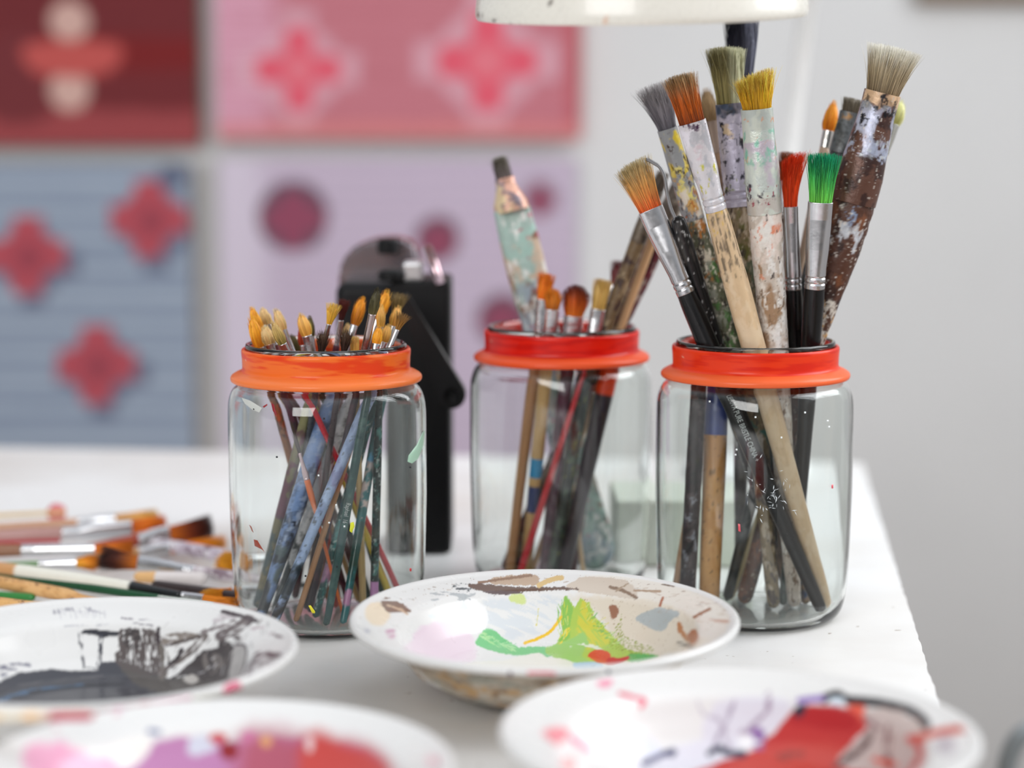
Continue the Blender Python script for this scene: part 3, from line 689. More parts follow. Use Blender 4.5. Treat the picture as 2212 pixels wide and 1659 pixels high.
for (x, y) in ((1632, 902), (1591, 972), (1589, 983), (1688, 946), (1788, 910), (1791, 923), (1739, 892), (1533, 868)):
    dab('R', [(x - 2, y - 2), (x + 2, y - 2), (x + 2, y + 2), (x - 2, y + 2)], (240, 244, 246), 'paint_fleck')

# ------------------------------------------------------------------ brushes in the jars
W0, K0 = (226, 222, 214), (12, 11, 13)
SR = []
def R(**k): SR.append(k)
R(label='largest brush, brown paint-crusted handle and pale greyish fan of bristles, leaning right', tip=(1934, 100), bot=1606, root=200, fend=432, w=(122, 80, 98), flat=0.85, pinch=0.5, crimp=False, dr=0.006,
  hw=[(425, 92), (450, 97), (560, 84), (640, 60), (740, 42), (1300, 34)], base=(84, 54, 42), lump=0.10, nt=64, rings=260, fnt=90, frings=220,
  paint=[((52, 34, 30), .006, .35), ((120, 74, 48), .008, .2), ((190, 180, 170), .0012, .025), ((196, 200, 206), .006, .16, 470, 540), ((140, 160, 190), .004, .12, 440, 480), ((226, 220, 208), .0035, .55, 640, 790), ((200, 150, 80), .003, .2, 640, 720), ((218, 212, 204), .0013, .04, 420, 700)],
  fcol=(98, 66, 54), fpaint=[((60, 38, 34), .005, .35), ((190, 194, 214), .010, .55, 225, 330), ((170, 178, 200), .004, .3, 300, 345), ((232, 196, 158), .02, .85, 190, 226), ((150, 152, 156), .004, .4, 222, 240), ((22, 20, 28), .003, .22, 200, 275), ((204, 196, 188), .0012, .03), ((198, 206, 212), .006, .2, 290, 335)],
  hair=dict(c=((132, 114, 88), (176, 160, 130), (226, 222, 208)), n=1500, rag=.09, tflat=.7, sr=.00015))
R(label='brush with dark grey bristles and slate handle, half hidden behind the largest brush', tip=(1846, 212), bot=1570, db=.024, root=243, fend=330, w=(52, 48, 50), flat=.6, dr=.026, crimp=False,
  hw=[(325, 48), (430, 36), (740, 30), (1300, 22)], base=(52, 56, 58), paint=[((90, 92, 92), .004, .25), ((40, 90, 50), .005, .25, 540, 640)], fcol=(96, 100, 102), fpaint=[((60, 62, 62), .004, .4), ((150, 110, 60), .004, .15, 243, 262)],
  hair=dict(c=((78, 68, 56), (104, 94, 78), (130, 122, 108)), n=420, rag=.12))
R(label='small round orange brush with white ferrule beside the dark grey bristles', tip=(1803, 214), bot=1585, root=282, fend=318, w=(26, 24, 22), flat=.9, dr=.030, db=.028, crimp=False,
  hw=[(316, 22), (430, 20), (740, 18), (1300, 14)], base=(196, 170, 148), fcol=(232, 230, 226), hair=dict(c=((230, 130, 30), (240, 146, 34), (246, 160, 50)), shape='round', belly=.5, n=220, rag=.04))
R(label='pale yellow tipped brush peeping out behind the largest brush', tip=(1948, 212), bot=1578, root=268, fend=330, w=(34, 28, 24), flat=.9, dr=.034, crimp=False,
  hw=[(326, 22), (740, 18), (1300, 14)], base=(206, 190, 150), fcol=(214, 214, 206), hair=dict(c=((216, 214, 130), (226, 226, 150), (232, 232, 170)), shape='round', belly=.4, n=180, rag=.05))
R(label='flat brush with bright green bristles and black handle', tip=(1780, 330), bot=1712, root=436, fend=618, w=(72, 54, 44), flat=.5, dr=-.018, db=.022,
  hw=[(610, 43), (650, 46), (740, 42), (1000, 30), (1300, 20)], base=K0, grain=False, black=True, frings=120, fnt=60,
  hair=dict(c=((110, 190, 70), (62, 168, 80), (4, 138, 100)), n=760, rag=.09, sr=.0002))
R(label='brush with scarlet orange bristles bent right, silver ferrule, black handle', tip=(1704, 334), bot=1735, db=.028, root=446, fend=620, w=(50, 32, 36), flat=.5, dr=-.006,
  hw=[(612, 35), (650, 40), (740, 40), (1000, 28), (1300, 18)], base=K0, grain=False, black=True,
  hair=dict(c=((224, 66, 18), (236, 72, 22), (228, 58, 20)), n=620, rag=.10, bend=12, slant=.1, sr=.00018))
R(label='thick pale crusted brush with mustard yellow bristles, front centre of the right jar', tip=(1629, 158), bot=1716, db=.014, root=234, fend=455, w=(90, 70, 72), flat=.6, pinch=.5, dr=-.030, crimp=False,
  hw=[(445, 70), (470, 74), (600, 66), (740, 60), (1000, 44), (1300, 30)], base=(196, 184, 172), lump=.10, nt=64, rings=260, fnt=90, frings=220,
  paint=[((158, 128, 100), .010, .45, 560, 800), ((226, 222, 216), .008, .4), ((222, 206, 196), .010, .5, 455, 560), ((214, 130, 96), .003, .10, 480, 600), ((120, 96, 74), .0025, .14, 600, 1300), ((40, 30, 34), .0016, .03), ((232, 230, 226), .005, .25, 520, 800)],
  fcol=(196, 204, 198), fpaint=[((214, 220, 208), .012, .45), ((196, 186, 196), .010, .4, 300, 420), ((140, 192, 172), .0045, .30, 280, 350), ((226, 160, 120), .003, .10, 250, 350), ((46, 26, 48), .0028, .26, 392, 438), ((196, 190, 182), .006, .6, 425, 460), ((150, 20, 60), .0015, .06, 400, 440)],
  hair=dict(c=((202, 150, 30), (222, 172, 40), (236, 196, 84)), n=1100, rag=.16, slant=.16, tflat=.6))
R(label='brush with olive and cream bristles above a black-flecked lilac ferrule', tip=(1566, 100), bot=1672, root=224, fend=442, w=(76, 64, 58), flat=.5, pinch=.4, dr=.006, db=.01,
  hw=[(432, 52), (500, 52), (740, 50), (1000, 40), (1300, 28)], base=(126, 108, 80), lump=.08, nt=56, rings=200, fnt=80, frings=200,
  paint=[((90, 88, 40), .006, .3, 440, 560), ((40, 62, 110), .006, .5, 425, 452), ((62, 50, 44), .004, .3), ((176, 160, 140), .004, .2), ((70, 84, 60), .006, .3, 560, 900), ((60, 110, 100), .006, .35, 860, 960)],
  fcol=(178, 172, 190), fpaint=[((206, 200, 214), .008, .4), ((50, 50, 58), .02, .9, 222, 250), ((60, 76, 100), .006, .4, 226, 246), ((26, 20, 34), .0032, .30, 262, 350), ((120, 130, 40), .004, .4, 375, 415), ((196, 172, 140), .003, .2, 265, 300), ((24, 20, 34), .002, .1, 340, 442)],
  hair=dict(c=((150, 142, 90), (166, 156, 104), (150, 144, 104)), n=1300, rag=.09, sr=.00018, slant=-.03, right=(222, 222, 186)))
R(label='brush with rust orange bristles, long silver ferrule and bare wood handle', tip=(1466, 160), bot=1784, root=264, fend=450, w=(66, 62, 46), flat=.42, pinch=.45, dr=-.034, db=-.002,
  hw=[(440, 44), (470, 50), (620, 56), (760, 52), (900, 46), (1100, 38), (1310, 30)], base=(206, 178, 142), nt=48, rings=200, frings=160, fnt=70,
  paint=[((120, 104, 84), .0011, .30, 455, 600, 8), ((216, 192, 160), .008, .4, 560, 1400), ((214, 176, 60), .002, .12, 440, 500)], gloss=True,
  fcol=(214, 210, 214), fpaint=[((232, 228, 236), .012, .5, 262, 320), ((70, 40, 70), .002, .22, 262, 282), ((210, 190, 196), .008, .3, 290, 340), ((196, 190, 60), .003, .12, 350, 440), ((190, 190, 196), .004, .3)],
  hair=dict(c=((120, 50, 12), (200, 100, 24), (186, 160, 116)), n=900, rag=.10, sr=.00017))
R(label='brush with wispy grey bristles and yellow, ochre and green spattered handle', tip=(1412, 180), bot=1742, root=278, fend=470, w=(82, 44, 46), flat=.8, pinch=.5, dr=-.002, db=.014, crimp=False,
  hw=[(460, 46), (560, 48), (740, 46), (1000, 36), (1300, 24)], base=(96, 98, 78), lump=.10, nt=56, rings=240, fnt=80, frings=200,
  paint=[((206, 196, 176), .005, .35, 440, 560), ((180, 110, 40), .0035, .25, 420, 600), ((150, 152, 138), .004, .4, 560, 800), ((80, 120, 66), .004, .25, 560, 800), ((50, 42, 40), .003, .2), ((222, 214, 196), .0015, .12), ((60, 96, 92), .006, .3, 800, 1300)],
  fcol=(150, 152, 154), fpaint=[((222, 196, 60), .006, .4, 290, 380), ((206, 160, 90), .005, .3, 340, 470), ((226, 212, 120), .004, .3, 360, 430), ((60, 36, 30), .0022, .12, 280, 470), ((226, 216, 200), .005, .3, 400, 470), ((176, 90, 30), .004, .2, 400, 470)],
  hair=dict(c=((96, 94, 102), (136, 132, 138), (160, 156, 158)), n=900, rag=.16, tflat=.8, sr=.00012))
R(label='brush with tan and orange bristles, polished silver ferrule, black lettered handle, furthest left', tip=(1362, 350), bot=1776, root=452, fend=630, w=(76, 56, 40), flat=.42, pinch=.5, dr=-.020, db=-.020,
  hw=[(620, 38), (660, 44), (745, 46), (900, 42), (1100, 36), (1335, 26)], base=K0, grain=False, black=True, frings=140, fnt=64, text=('UERIVA PURE BRISTLE CHINA +', 846, .0042, 0),
  hair=dict(c=((206, 78, 24), (206, 150, 80), (186, 172, 128)), n=820, rag=.09, slant=.05, sr=.00017))
R(label='black wood tool handle with a bent steel hook at its tip', name='hook_tool', cat='hook tool', tip=(1464, 474), bot=1706, dr=-.010, db=.012, hw=[(480, 34), (540, 36), (640, 38), (745, 40), (1000, 32), (1300, 22)], base=(22, 22, 24), nt=40, rings=160,
  paint=[((60, 56, 54), .002, .12, 480, 1300, 4), ((206, 206, 206), .0012, .035)], gloss=True, fend=None)
R(label='tan fluffy brush showing between the rust orange and olive bristles', tip=(1524, 186), bot=1700, root=262, fend=330, w=(34, 30, 30), flat=.8, dr=.028, crimp=False,
  hw=[(325, 30), (740, 26), (1300, 18)], base=(150, 120, 96), paint=[((100, 80, 70), .004, .3)], fcol=(150, 130, 116), fpaint=[((110, 90, 80), .004, .4)], hair=dict(c=((150, 120, 84), (172, 144, 106), (180, 152, 116)), shape='round', belly=.3, n=260))
R(label='tall brush with blue black streaked bristles reaching up behind the lamp shade', tip=(1602, 20), bot=1600, root=168, fend=290, w=(78, 54, 46), flat=.7, dr=.034, db=.02, crimp=False,
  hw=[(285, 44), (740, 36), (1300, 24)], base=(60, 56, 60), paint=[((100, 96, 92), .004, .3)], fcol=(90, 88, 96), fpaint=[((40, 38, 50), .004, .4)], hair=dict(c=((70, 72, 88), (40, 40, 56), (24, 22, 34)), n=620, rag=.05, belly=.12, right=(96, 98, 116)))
R(label='brush with dark rust bristles just behind the scarlet ones', tip=(1700, 326), bot=1660, root=390, fend=470, w=(34, 30, 28), flat=.6, dr=.022, db=.02,
  hw=[(465, 28), (740, 24), (1300, 16)], base=(110, 84, 60), paint=[((70, 60, 50), .004, .4), ((60, 90, 60), .004, .2)], hair=dict(c=((110, 52, 22), (126, 60, 26), (140, 70, 34)), n=220))
# short ones, tops under the collar
R(label='short yellow wood handle with a blue band, inside the right jar', cat='handle', name='wooden_dowel', tip=(1552, 800), bot=1532, fend=None, dr=.000, db=-.02, hw=[(800, 46), (865, 48), (1000, 50), (1285, 44)], base=(196, 142, 84), paint=[((206, 156, 100), .01, .4), ((120, 90, 50), .002, .05)], bands=[((52, 70, 140), 790, 938)], gloss=True, nt=36)
R(label='dark brown mottled handle left of the yellow wood one in the right jar', cat='handle', name='wooden_dowel', tip=(1512, 800), bot=1484, fend=None, dr=-.004, hw=[(800, 32), (1000, 36), (1285, 36)], base=(56, 42, 44), lump=.08, paint=[((92, 78, 78), .004, .3), ((150, 150, 160), .003, .12, 1060, 1250), ((34, 28, 32), .004, .3)])
R(label='brown blue-tipped handle with beige flaking, right side of the right jar', cat='handle', name='wooden_dowel', tip=(1712, 800), bot=1740, fend=None, dr=.012, hw=[(800, 30), (1000, 30), (1285, 24)], base=(120, 100, 80), paint=[((76, 106, 150), .006, .6, 790, 930), ((196, 170, 140), .004, .3), ((40, 70, 110), .006, .5, 1120, 1290)])
R(label='dark green handle nearest the right wall of the right jar', cat='handle', name='wooden_dowel', tip=(1752, 800), bot=1690, fend=None, dr=.02, hw=[(800, 26), (1000, 26), (1285, 20)], base=(36, 58, 50), paint=[((60, 84, 76), .004, .3)], gloss=True)
R(label='thin pale tan stick at the left foot of the right jar', cat='stick', name='wooden_dowel', tip=(1530, 850), bot=1456, fend=None, dr=.02, hw=[(850, 16), (1285, 22)], base=(190, 150, 116))

SM = []
def M_(**k): SM.append(k)
M_(label='broad paint-caked brush, teal and beige crust and stubby dark tip, leaning left', tip=(1078, 338), bot=1292, root=385, fend=455, w=(34, 44, 72), flat=.6, dr=.012, crimp=False, pinch=.5, box=4.0, hflat=.42,
  roll=.3, hw=[(450, 78), (520, 86), (600, 86), (700, 76), (1000, 78), (1240, 96)], base=(160, 182, 174), lump=.06, nt=56, rings=180,
  paint=[((160, 190, 180), .009, .45, 440, 560), ((200, 176, 154), .010, .6, 520, 660), ((150, 162, 172), .010, .55, 610, 1300), ((116, 74, 42), .010, .16), ((110, 140, 132), .006, .3, 900, 1300), ((190, 40, 90), .0025, .03), ((226, 226, 222), .004, .16)],
  fcol=(206, 160, 140), fpaint=[((226, 170, 150), .006, .5, 380, 430), ((222, 200, 160), .006, .35), ((120, 110, 120), .004, .2)], hair=dict(c=((96, 84, 84), (74, 66, 60), (90, 84, 70)), n=300, rag=.12))
M_(label='small flat orange brush standing tallest of the short ones in the middle jar', tip=(1181, 590), bot=1100, root=647, fend=740, w=(40, 30, 22), flat=.5, dr=-.020, hw=[(735, 20), (830, 26), (1240, 20)], base=(192, 142, 100), gloss=True, hair=dict(c=((222, 110, 20), (236, 128, 30), (240, 130, 34)), n=320))
M_(label='stubby orange brown filbert with white silver ferrule in the middle jar', tip=(1197, 622), bot=1136, root=668, fend=770, w=(42, 32, 28), flat=.55, dr=-.030, hw=[(765, 26), (830, 28), (1000, 28), (1240, 22)], base=(200, 160, 104), bands=[((48, 58, 110), 1048, 1104), ((40, 140, 190), 988, 1030)], gloss=True, hair=dict(c=((150, 80, 24), (206, 120, 30), (216, 130, 34)), shape='dome', n=320))
M_(label='wide brush with orange bristles and dark maroon tips in the middle jar', tip=(1247, 614), bot=1174, root=682, fend=780, w=(70, 42, 34), flat=.6, dr=-.022, hw=[(775, 30), (900, 30), (1240, 22)], base=(88, 44, 62), paint=[((120, 100, 110), .004, .3), ((60, 30, 44), .004, .3)], hair=dict(c=((206, 112, 28), (190, 84, 22), (74, 10, 12)), shape='dome', n=560, rag=.05))
M_(label='flat ochre blond brush at the right of the middle jar', tip=(1304, 602), bot=1190, root=668, fend=770, w=(44, 32, 26), flat=.5, dr=-.010, hw=[(765, 26), (900, 28), (1240, 24)], base=(50, 54, 52), paint=[((84, 96, 84), .004, .3), ((150, 150, 80), .002, .05)], hair=dict(c=((186, 148, 70), (206, 168, 92), (210, 174, 100)), n=340))
M_(label='small brush with dark red hair behind the ochre blond one', tip=(1338, 562), bot=1236, root=618, fend=700, w=(34, 26, 22), flat=.6, dr=.010, hw=[(695, 22), (1240, 18)], base=(80, 30, 36), hair=dict(c=((110, 30, 24), (96, 20, 24), (84, 16, 22)), n=220), gloss=True)
M_(label='long maroon handle with white flaking paint, leaning right out of the middle jar', name='paintbrush', tip=(1504, 330), bot=1090, root=380, fend=500, w=(44, 44, 48), flat=.8, crimp=False, dr=.012, hw=[(495, 46), (600, 50), (720, 42), (1000, 34), (1240, 26)], base=(92, 22, 36), nt=44, rings=180, lump=.06,
  paint=[((64, 22, 32), .006, .35), ((170, 160, 150), .0032, .16), ((50, 80, 60), .004, .1)], fcol=(92, 80, 70), fpaint=[((60, 52, 46), .004, .4), ((160, 150, 136), .003, .2)], hair=dict(c=((70, 60, 50), (80, 70, 60), (96, 84, 70)), n=200))
M_(label='long dark olive-brown mottled brush beside the maroon handle in the middle jar', name='paintbrush', tip=(1434, 370), bot=1110, root=412, fend=520, w=(30, 32, 34), flat=.8, crimp=False, dr=-.004, hw=[(515, 33), (720, 32), (1000, 28), (1240, 22)], base=(112, 92, 66), nt=44, rings=180, lump=.06,
  paint=[((70, 54, 44), .004, .35), ((160, 140, 110), .003, .2), ((50, 30, 36), .003, .2)], fcol=(100, 88, 74), fpaint=[((60, 52, 46), .004, .4), ((150, 140, 126), .003, .2)], hair=dict(c=((70, 60, 50), (80, 70, 60), (96, 84, 70)), n=200))
M_(label='thin bare wood stick leaning right out of the middle jar', cat='stick', name='wooden_dowel', tip=(1416, 500), bot=1146, fend=None, dr=-.016, hw=[(500, 20), (720, 18), (1240, 13)], base=(202, 162, 120))
M_(label='black handle with an orange red cap, top just inside the middle jar', cat='handle', name='wooden_dowel', tip=(1318, 790), bot=1214, fend=None, dr=-.006, db=-.01, hw=[(790, 42), (900, 38), (1240, 28)], base=(46, 34, 42), bands=[((226, 66, 24), 780, 850)], gloss=True)
M_(label='red painted stick crossing low inside the middle jar', cat='stick', name='wooden_dowel', tip=(1262, 800), bot=1118, fend=None, dr=-.014, db=-.02, hw=[(800, 11), (1100, 15), (1240, 16)], base=(196, 40, 50), grain=False)
M_(label='charcoal handle with olive flecks in the centre of the middle jar', cat='handle', name='wooden_dowel', tip=(1262, 795), bot=1200, fend=None, dr=.004, hw=[(795, 34), (1000, 30), (1240, 24)], base=(58, 62, 62), paint=[((90, 100, 80), .004, .2), ((40, 42, 46), .004, .3)])
M_(label='very thin pale stick near the caked brush foot in the middle jar', cat='stick', name='wooden_dowel', tip=(1205, 790), bot=1262, fend=None, dr=.026, hw=[(790, 8), (1240, 10)], base=(206, 176, 136))

SL = []
def L_(lab, tip, bot, root, fend, w, hw, base, c, **k):
    d = dict(label=lab, tip=tip, bot=bot, root=root, fend=fend, w=w, hw=hw, base=base, hair=dict(c=c, shape=k.pop('shape', 'round'), belly=k.pop('belly', .35), n=k.pop('n', 200), rag=k.pop('rag', .05), sr=.00013, slant=k.pop('slant', 0), bend=k.pop('bend', 0)), flat=k.pop('flat', .8), nt=22, rings=k.pop('rings', 110), fnt=20, frings=36)
    d.update(k); SL.append(d)
OR = ((222, 130, 20), (240, 160, 40), (246, 172, 60)); LO = ((226, 156, 60), (240, 178, 90), (244, 188, 110)); BE = ((206, 160, 96), (222, 184, 124), (226, 192, 140)); OL = ((120, 104, 50), (110, 100, 56), (100, 92, 60)); DK = ((36, 22, 20), (60, 42, 34), (96, 74, 56))
GT = (24, 66, 62); GP = [((70, 130, 124), .0022, .2), ((190, 200, 196), .0012, .05)]
L_('bright orange round brush at the left edge of the left jar', (541, 678), 712, 750, 790, (24, 20, 16), [(785, 16), (900, 18), (1357, 15)], (150, 96, 60), OR, db=.010, dr=-.006, belly=.6, paint=[((226, 90, 40), .006, .5, 860, 980), ((90, 60, 50), .003, .3)])
L_('second orange brush just behind the leftmost one', (541, 660), 775, 716, 760, (22, 18, 14), [(755, 14), (1330, 12)], (206, 166, 110), OR, dr=.004, db=.015)
L_('pale cream round brush near the left edge of the left jar', (565, 662), 790, 700, 745, (22, 18, 14), [(740, 14), (900, 15), (1300, 14)], (110, 50, 50), BE, dr=.014, db=.02, paint=[((70, 30, 34), .004, .3)])
L_('plump beige brush with silver ferrule, front left of the left jar', (570, 700), 752, 742, 790, (26, 20, 16), [(785, 16), (900, 18), (1357, 15)], (96, 40, 60), BE, db=.012, dr=-.020, paint=[((60, 30, 44), .004, .4)], belly=.5)
L_('beige brush on a long bright ferrule leaning left in the left jar', (593, 664), 852, 712, 780, (22, 16, 14), [(775, 13), (1000, 14), (1280, 16)], (232, 204, 70), BE, dr=-.008, db=.004)
L_('tan and olive brush right beside the plump beige brush', (586, 690), 876, 742, 800, (20, 18, 15), [(795, 13), (1000, 12), (1270, 13)], (212, 34, 52), ((120, 110, 50), (190, 160, 90), (214, 180, 120)), dr=-.014, db=.006)
L_('small olive brush low at the collar of the left jar', (627, 720), 800, 760, 810, (24, 20, 18), [(805, 18), (900, 18), (1305, 15)], (40, 54, 50), OL, dr=.006, db=.016, paint=[((60, 80, 76), .004, .35)])
L_('cream brush with wide silver ferrule in the centre left of the left jar', (648, 674), 832, 724, 790, (26, 22, 17), [(785, 15), (1300, 14)], (24, 70, 60), LO, dr=-.006, db=.008)
L_('olive tipped brush behind the cream one', (668, 680), 730, 726, 780, (18, 14, 12), [(775, 14), (1355, 13)], (176, 116, 88), OL, dr=.010, db=.02)
L_('yellow fan brush flaring at the top, centre of the left jar', (722, 655), 556, 700, 760, (36, 11, 12), [(755, 16), (860, 22), (1100, 24), (1305, 22)], (126, 116, 84), ((206, 150, 40), (222, 170, 60), (226, 184, 90)), shape='flat', belly=0, dr=.002, db=.006, paint=[((150, 144, 100), .006, .4, 760, 930), ((110, 62, 80), .006, .6, 930, 1120), ((60, 80, 84), .006, .6, 1100, 1320)])
L_('dark maroon wispy brush behind the yellow fan brush', (744, 646), 636, 692, 750, (22, 12, 12), [(745, 14), (900, 16), (1270, 16)], (90, 40, 50), ((60, 24, 22), (80, 30, 26), (96, 40, 34)), shape='flat', belly=0, dr=.016, db=.018, rag=.2, paint=[((70, 30, 44), .004, .4)])
L_('short tan brush tip low behind the dark brown ones', (752, 696), 690, 728, 770, (18, 16, 13), [(765, 14), (1340, 12)], (120, 60, 50), BE, dr=.022, db=.02)
L_('dark brown splayed brush at the front rim of the left jar', (700, 716), 616, 764, 810, (28, 12, 12), [(805, 14), (950, 15), (1330, 13)], (64, 66, 76), DK, shape='flat', belly=0, dr=-.030, db=.014, rag=.2)
L_('black brown splayed brush next to the short orange tip', (750, 712), 660, 762, 810, (30, 12, 12), [(805, 14), (1355, 14)], (60, 36, 40), DK, shape='flat', belly=0, dr=-.024, db=.008, rag=.2)
L_('short flat orange tip at the front rim of the left jar', (765, 726), 784, 764, 800, (22, 20, 16), [(795, 14), (950, 14), (1290, 15)], (206, 176, 124), LO, shape='flat', belly=0, dr=-.026, db=.0)
L_('large amber brush standing left of the tall olive one', (786, 638), 560, 702, 770, (28, 16, 15), [(765, 18), (860, 32), (1000, 38), (1150, 36), (1305, 22)], (116, 142, 188), ((190, 110, 20), (222, 140, 30), (236, 156, 40)), dr=.000, db=-.014, belly=.5, lump=.06, paint=[((74, 88, 116), .005, .3), ((160, 176, 206), .003, .2), ((30, 36, 50), .007, .5, 1120, 1220), ((20, 22, 26), .01, .8, 1250, 1320), ((84, 100, 104), .007, .5, 1180, 1260)])
L_('tallest brush of the left jar, dark olive pointed hair on a long pewter ferrule', (817, 618), 668, 678, 800, (22, 17, 15), [(795, 14), (950, 16), (1350, 14)], (60, 50, 60), ((110, 100, 60), (84, 78, 48), (60, 56, 40)), dr=-.020, db=.0, fcol=(176, 160, 156), paint=[((90, 60, 70), .004, .3)])
L_('tall golden orange brush right of the olive pointed one', (840, 622), 592, 690, 760, (26, 16, 13), [(755, 16), (870, 26), (1030, 26), (1330, 20)], (196, 194, 196), OR, dr=.006, db=-.006, belly=.5, paint=[((236, 232, 232), .004, .4), ((84, 80, 84), .0022, .15), ((60, 66, 70), .005, .7, 1150, 1330)], lump=.06)
L_('slim orange brush in front of the golden one', (823, 655), 806, 706, 780, (20, 14, 12), [(775, 12), (950, 18), (1290, 18)], (18, 44, 44), LO, dr=-.006, db=-.012, bands=[((196, 140, 190), 1255, 1300)], gloss=True, paint=GP)
L_('short orange brush with beaded silver ferrule, right of centre in the left jar', (820, 702), 704, 742, 800, (20, 17, 14), [(795, 14), (950, 19), (1200, 19), (1350, 15)], (54, 84, 84), OR, dr=-.028, db=-.034, gloss=True, paint=[((80, 110, 106), .004, .3)], text=('Raphael  16', 1085, .0034, 0))
L_('pale apricot brush leaning right in the left jar', (862, 658), 680, 704, 760, (22, 16, 13), [(755, 15), (870, 22), (1100, 22), (1330, 16)], (26, 74, 74), LO, dr=-.008, db=-.026, belly=.45, paint=[((56, 130, 130), .003, .25), ((196, 214, 210), .0012, .08), ((190, 130, 170), .01, .8, 1215, 1262)], gloss=True)
L_('apricot brush lower down in front of the pale leaning one', (841, 698), 638, 738, 790, (22, 16, 13), [(785, 12), (950, 13), (1350, 13)], (186, 134, 92), LO, dr=-.022, db=-.03)
L_('frayed brown brush at the right edge of the left jar', (873, 676), 588, 712, 770, (26, 11, 12), [(765, 15), (860, 24), (1000, 23), (1218, 21), (1335, 20)], (164, 182, 216), ((120, 84, 30), (150, 104, 40), (130, 100, 60)), shape='flat', belly=0, dr=-.016, db=-.032, rag=.2, paint=[((138, 154, 192), .005, .4), ((80, 84, 96), .0014, .07), ((36, 48, 58), .01, .85, 1210, 1290), ((40, 26, 22), .01, .9, 1290, 1345)])
L_('spread brown haired brush behind the golden orange one', (862, 632), 740, 684, 740, (38, 13, 12), [(735, 14), (880, 20), (1130, 20), (1350, 16)], (40, 110, 116), ((96, 74, 30), (110, 90, 44), (130, 110, 70)), shape='flat', belly=0, dr=.010, db=-.030, rag=.2, paint=[((60, 150, 190), .005, .4, 900, 1010), ((206, 186, 180), .004, .5, 1000, 1120), ((14, 66, 60), .01, .8, 1130, 1280), ((190, 130, 170), .01, .9, 1278, 1305)], gloss=True)
L_('thin rust red brush low between the cream brushes', (650, 704), 726, 745, 790, (20, 16, 13), [(785, 13), (1290, 14)], (170, 50, 40), ((150, 44, 20), (170, 60, 30), (180, 70, 36)), dr=-.002, db=.02)
L_('tiny brush with pinkish ferrule and orange handle end caught inside the left jar', (628, 905), 742, 978, 1034, (6, 7, 13), [(1032, 13), (1070, 14), (1110, 8), (1340, 7)], (226, 110, 40), DK, dr=-.030, db=-.006, fcol=(206, 180, 186), n=40)
def place_set(specs, key, it, seed):
    out = []
    for sp, (T3, B3) in zip(specs, solve_jar(specs, JARS[key], it, seed)): out.append(make_brush(sp, T3, B3))
    return out
RB = place_set(SR, 'R', 5200, 3); MB_ = place_set(SM, 'M', 3200, 4); LB = place_set(SL, 'L', 6400, 5)
# steel hook on the black tool
hk = RB[11]; pw = [at(x, y, 0) if False else None for x, y in ()]
Yh = hk.matrix_world @ Vector((0, 0, 0)); top = [c for c in hk.children][0]; zt = max(v.co.z for v in top.data.vertices)
P0 = np.array(hk.matrix_world @ Vector((0, 0, zt))); 
hp = [(1396, 343), (1412, 352), (1426, 362), (1436, 384), (1441, 420), (1450, 452), (1459, 472)]
W = np.array([at(x, y, P0[1] + 0.0) for x, y in hp]); W = np.vstack([W, P0 + np.array([0, 0, -0.004])])
Mi = hk.matrix_world.inverted(); W = np.array([Mi @ Vector(tuple(p)) for p in bez(W, 42)])
tube('hook', W, np.linspace(0.0010, 0.0009, len(W)), flat_mat('dull steel', (150, 150, 152), 0.35, metallic=.8), hk, 12)
# ------------------------------------------------------------------ plates
PLATE = [(0.0, 0.0030), (0.028, 0.0028), (0.031, 0.0008), (0.0335, 0.0), (0.0355, 0.0008), (0.040, 0.0026), (0.052, 0.0062), (0.063, 0.0130), (0.0705, 0.0225), (0.076, 0.0282), (0.086, 0.0312), (0.0915, 0.0330), (0.0930, 0.0346), (0.0930, 0.0364), (0.0918, 0.0377), (0.0900, 0.0375), (0.0875, 0.0362), (0.0800, 0.0338), (0.0738, 0.0316), (0.0705, 0.0292), (0.0660, 0.0225), (0.0600, 0.0150), (0.0520, 0.0094), (0.040, 0.0068), (0.020, 0.0058), (0.0, 0.0056)]
def plate(cx_px, Yc, R, label, paint, nt=720, nr=240, base=(236, 235, 233), tilt=0.0, gain=0.82):
    s = R / 0.093; zc = 0.034 * s; dd = Yc * math.cos(TH) + (CAM_H - zc) * math.sin(TH)
    loc = ((cx_px - CX) / F_PX * dd, Yc, 0.0003); root = empty('plate', loc); tag(root, label, 'plate', 'paint plates on the table')
    P = np.array(PLATE) * s; P[0, 0] = P[-1, 0] = 1e-5; P = smooth_prof(P, nr); V, Q = lathe(P, nt)
    if tilt:
        c, q = math.cos(tilt), math.sin(tilt); fr = .034 * s; V = np.stack([V[:, 0], V[:, 1] * c - V[:, 2] * q, V[:, 1] * q + V[:, 2] * c + fr * abs(q)], 1)
    Wd = V + np.array(loc); px, py = proj(Wd); col = np.repeat(lin(base)[None], len(V), 0)
    rz = np.repeat(np.arange(nr) / nr, nt); top = rz > 0.53; r = np.hypot(V[:, 0], V[:, 1])
    paint(px, py, col, top, r / s, V)
    mesh_obj('dish', V, Q, ENAMEL, root, np.clip(col * gain, 0, 1))
    return root, Wd
def C3(x, y): return (700 + x * .4295, 1200 + y * .4295)
def C2(x, y): return (x * .3165, 1270 + y * .3165)
def C4(x, y): return (x * .4973, 1460 + y * .4973)
def C5(x, y): return (1050 + x * .5253, 1400 + y * .5253)
def mp(f, *p): return [f(x, y) for x, y in p]
def under(px, py, col, top, V, cs, seed):
    m0 = (~top) & (V[:, 2] < 0.0325)
    for k, (c, sc, cov) in enumerate(cs):
        n = fbm(V / sc * np.array([1, 1, 2]), seed + 5 * k, 4); th = np.quantile(n[m0], 1 - cov); col[:] = mixc(col, lin(c), m0 * sstep(th - .05, th + .05, n) * 0.8)
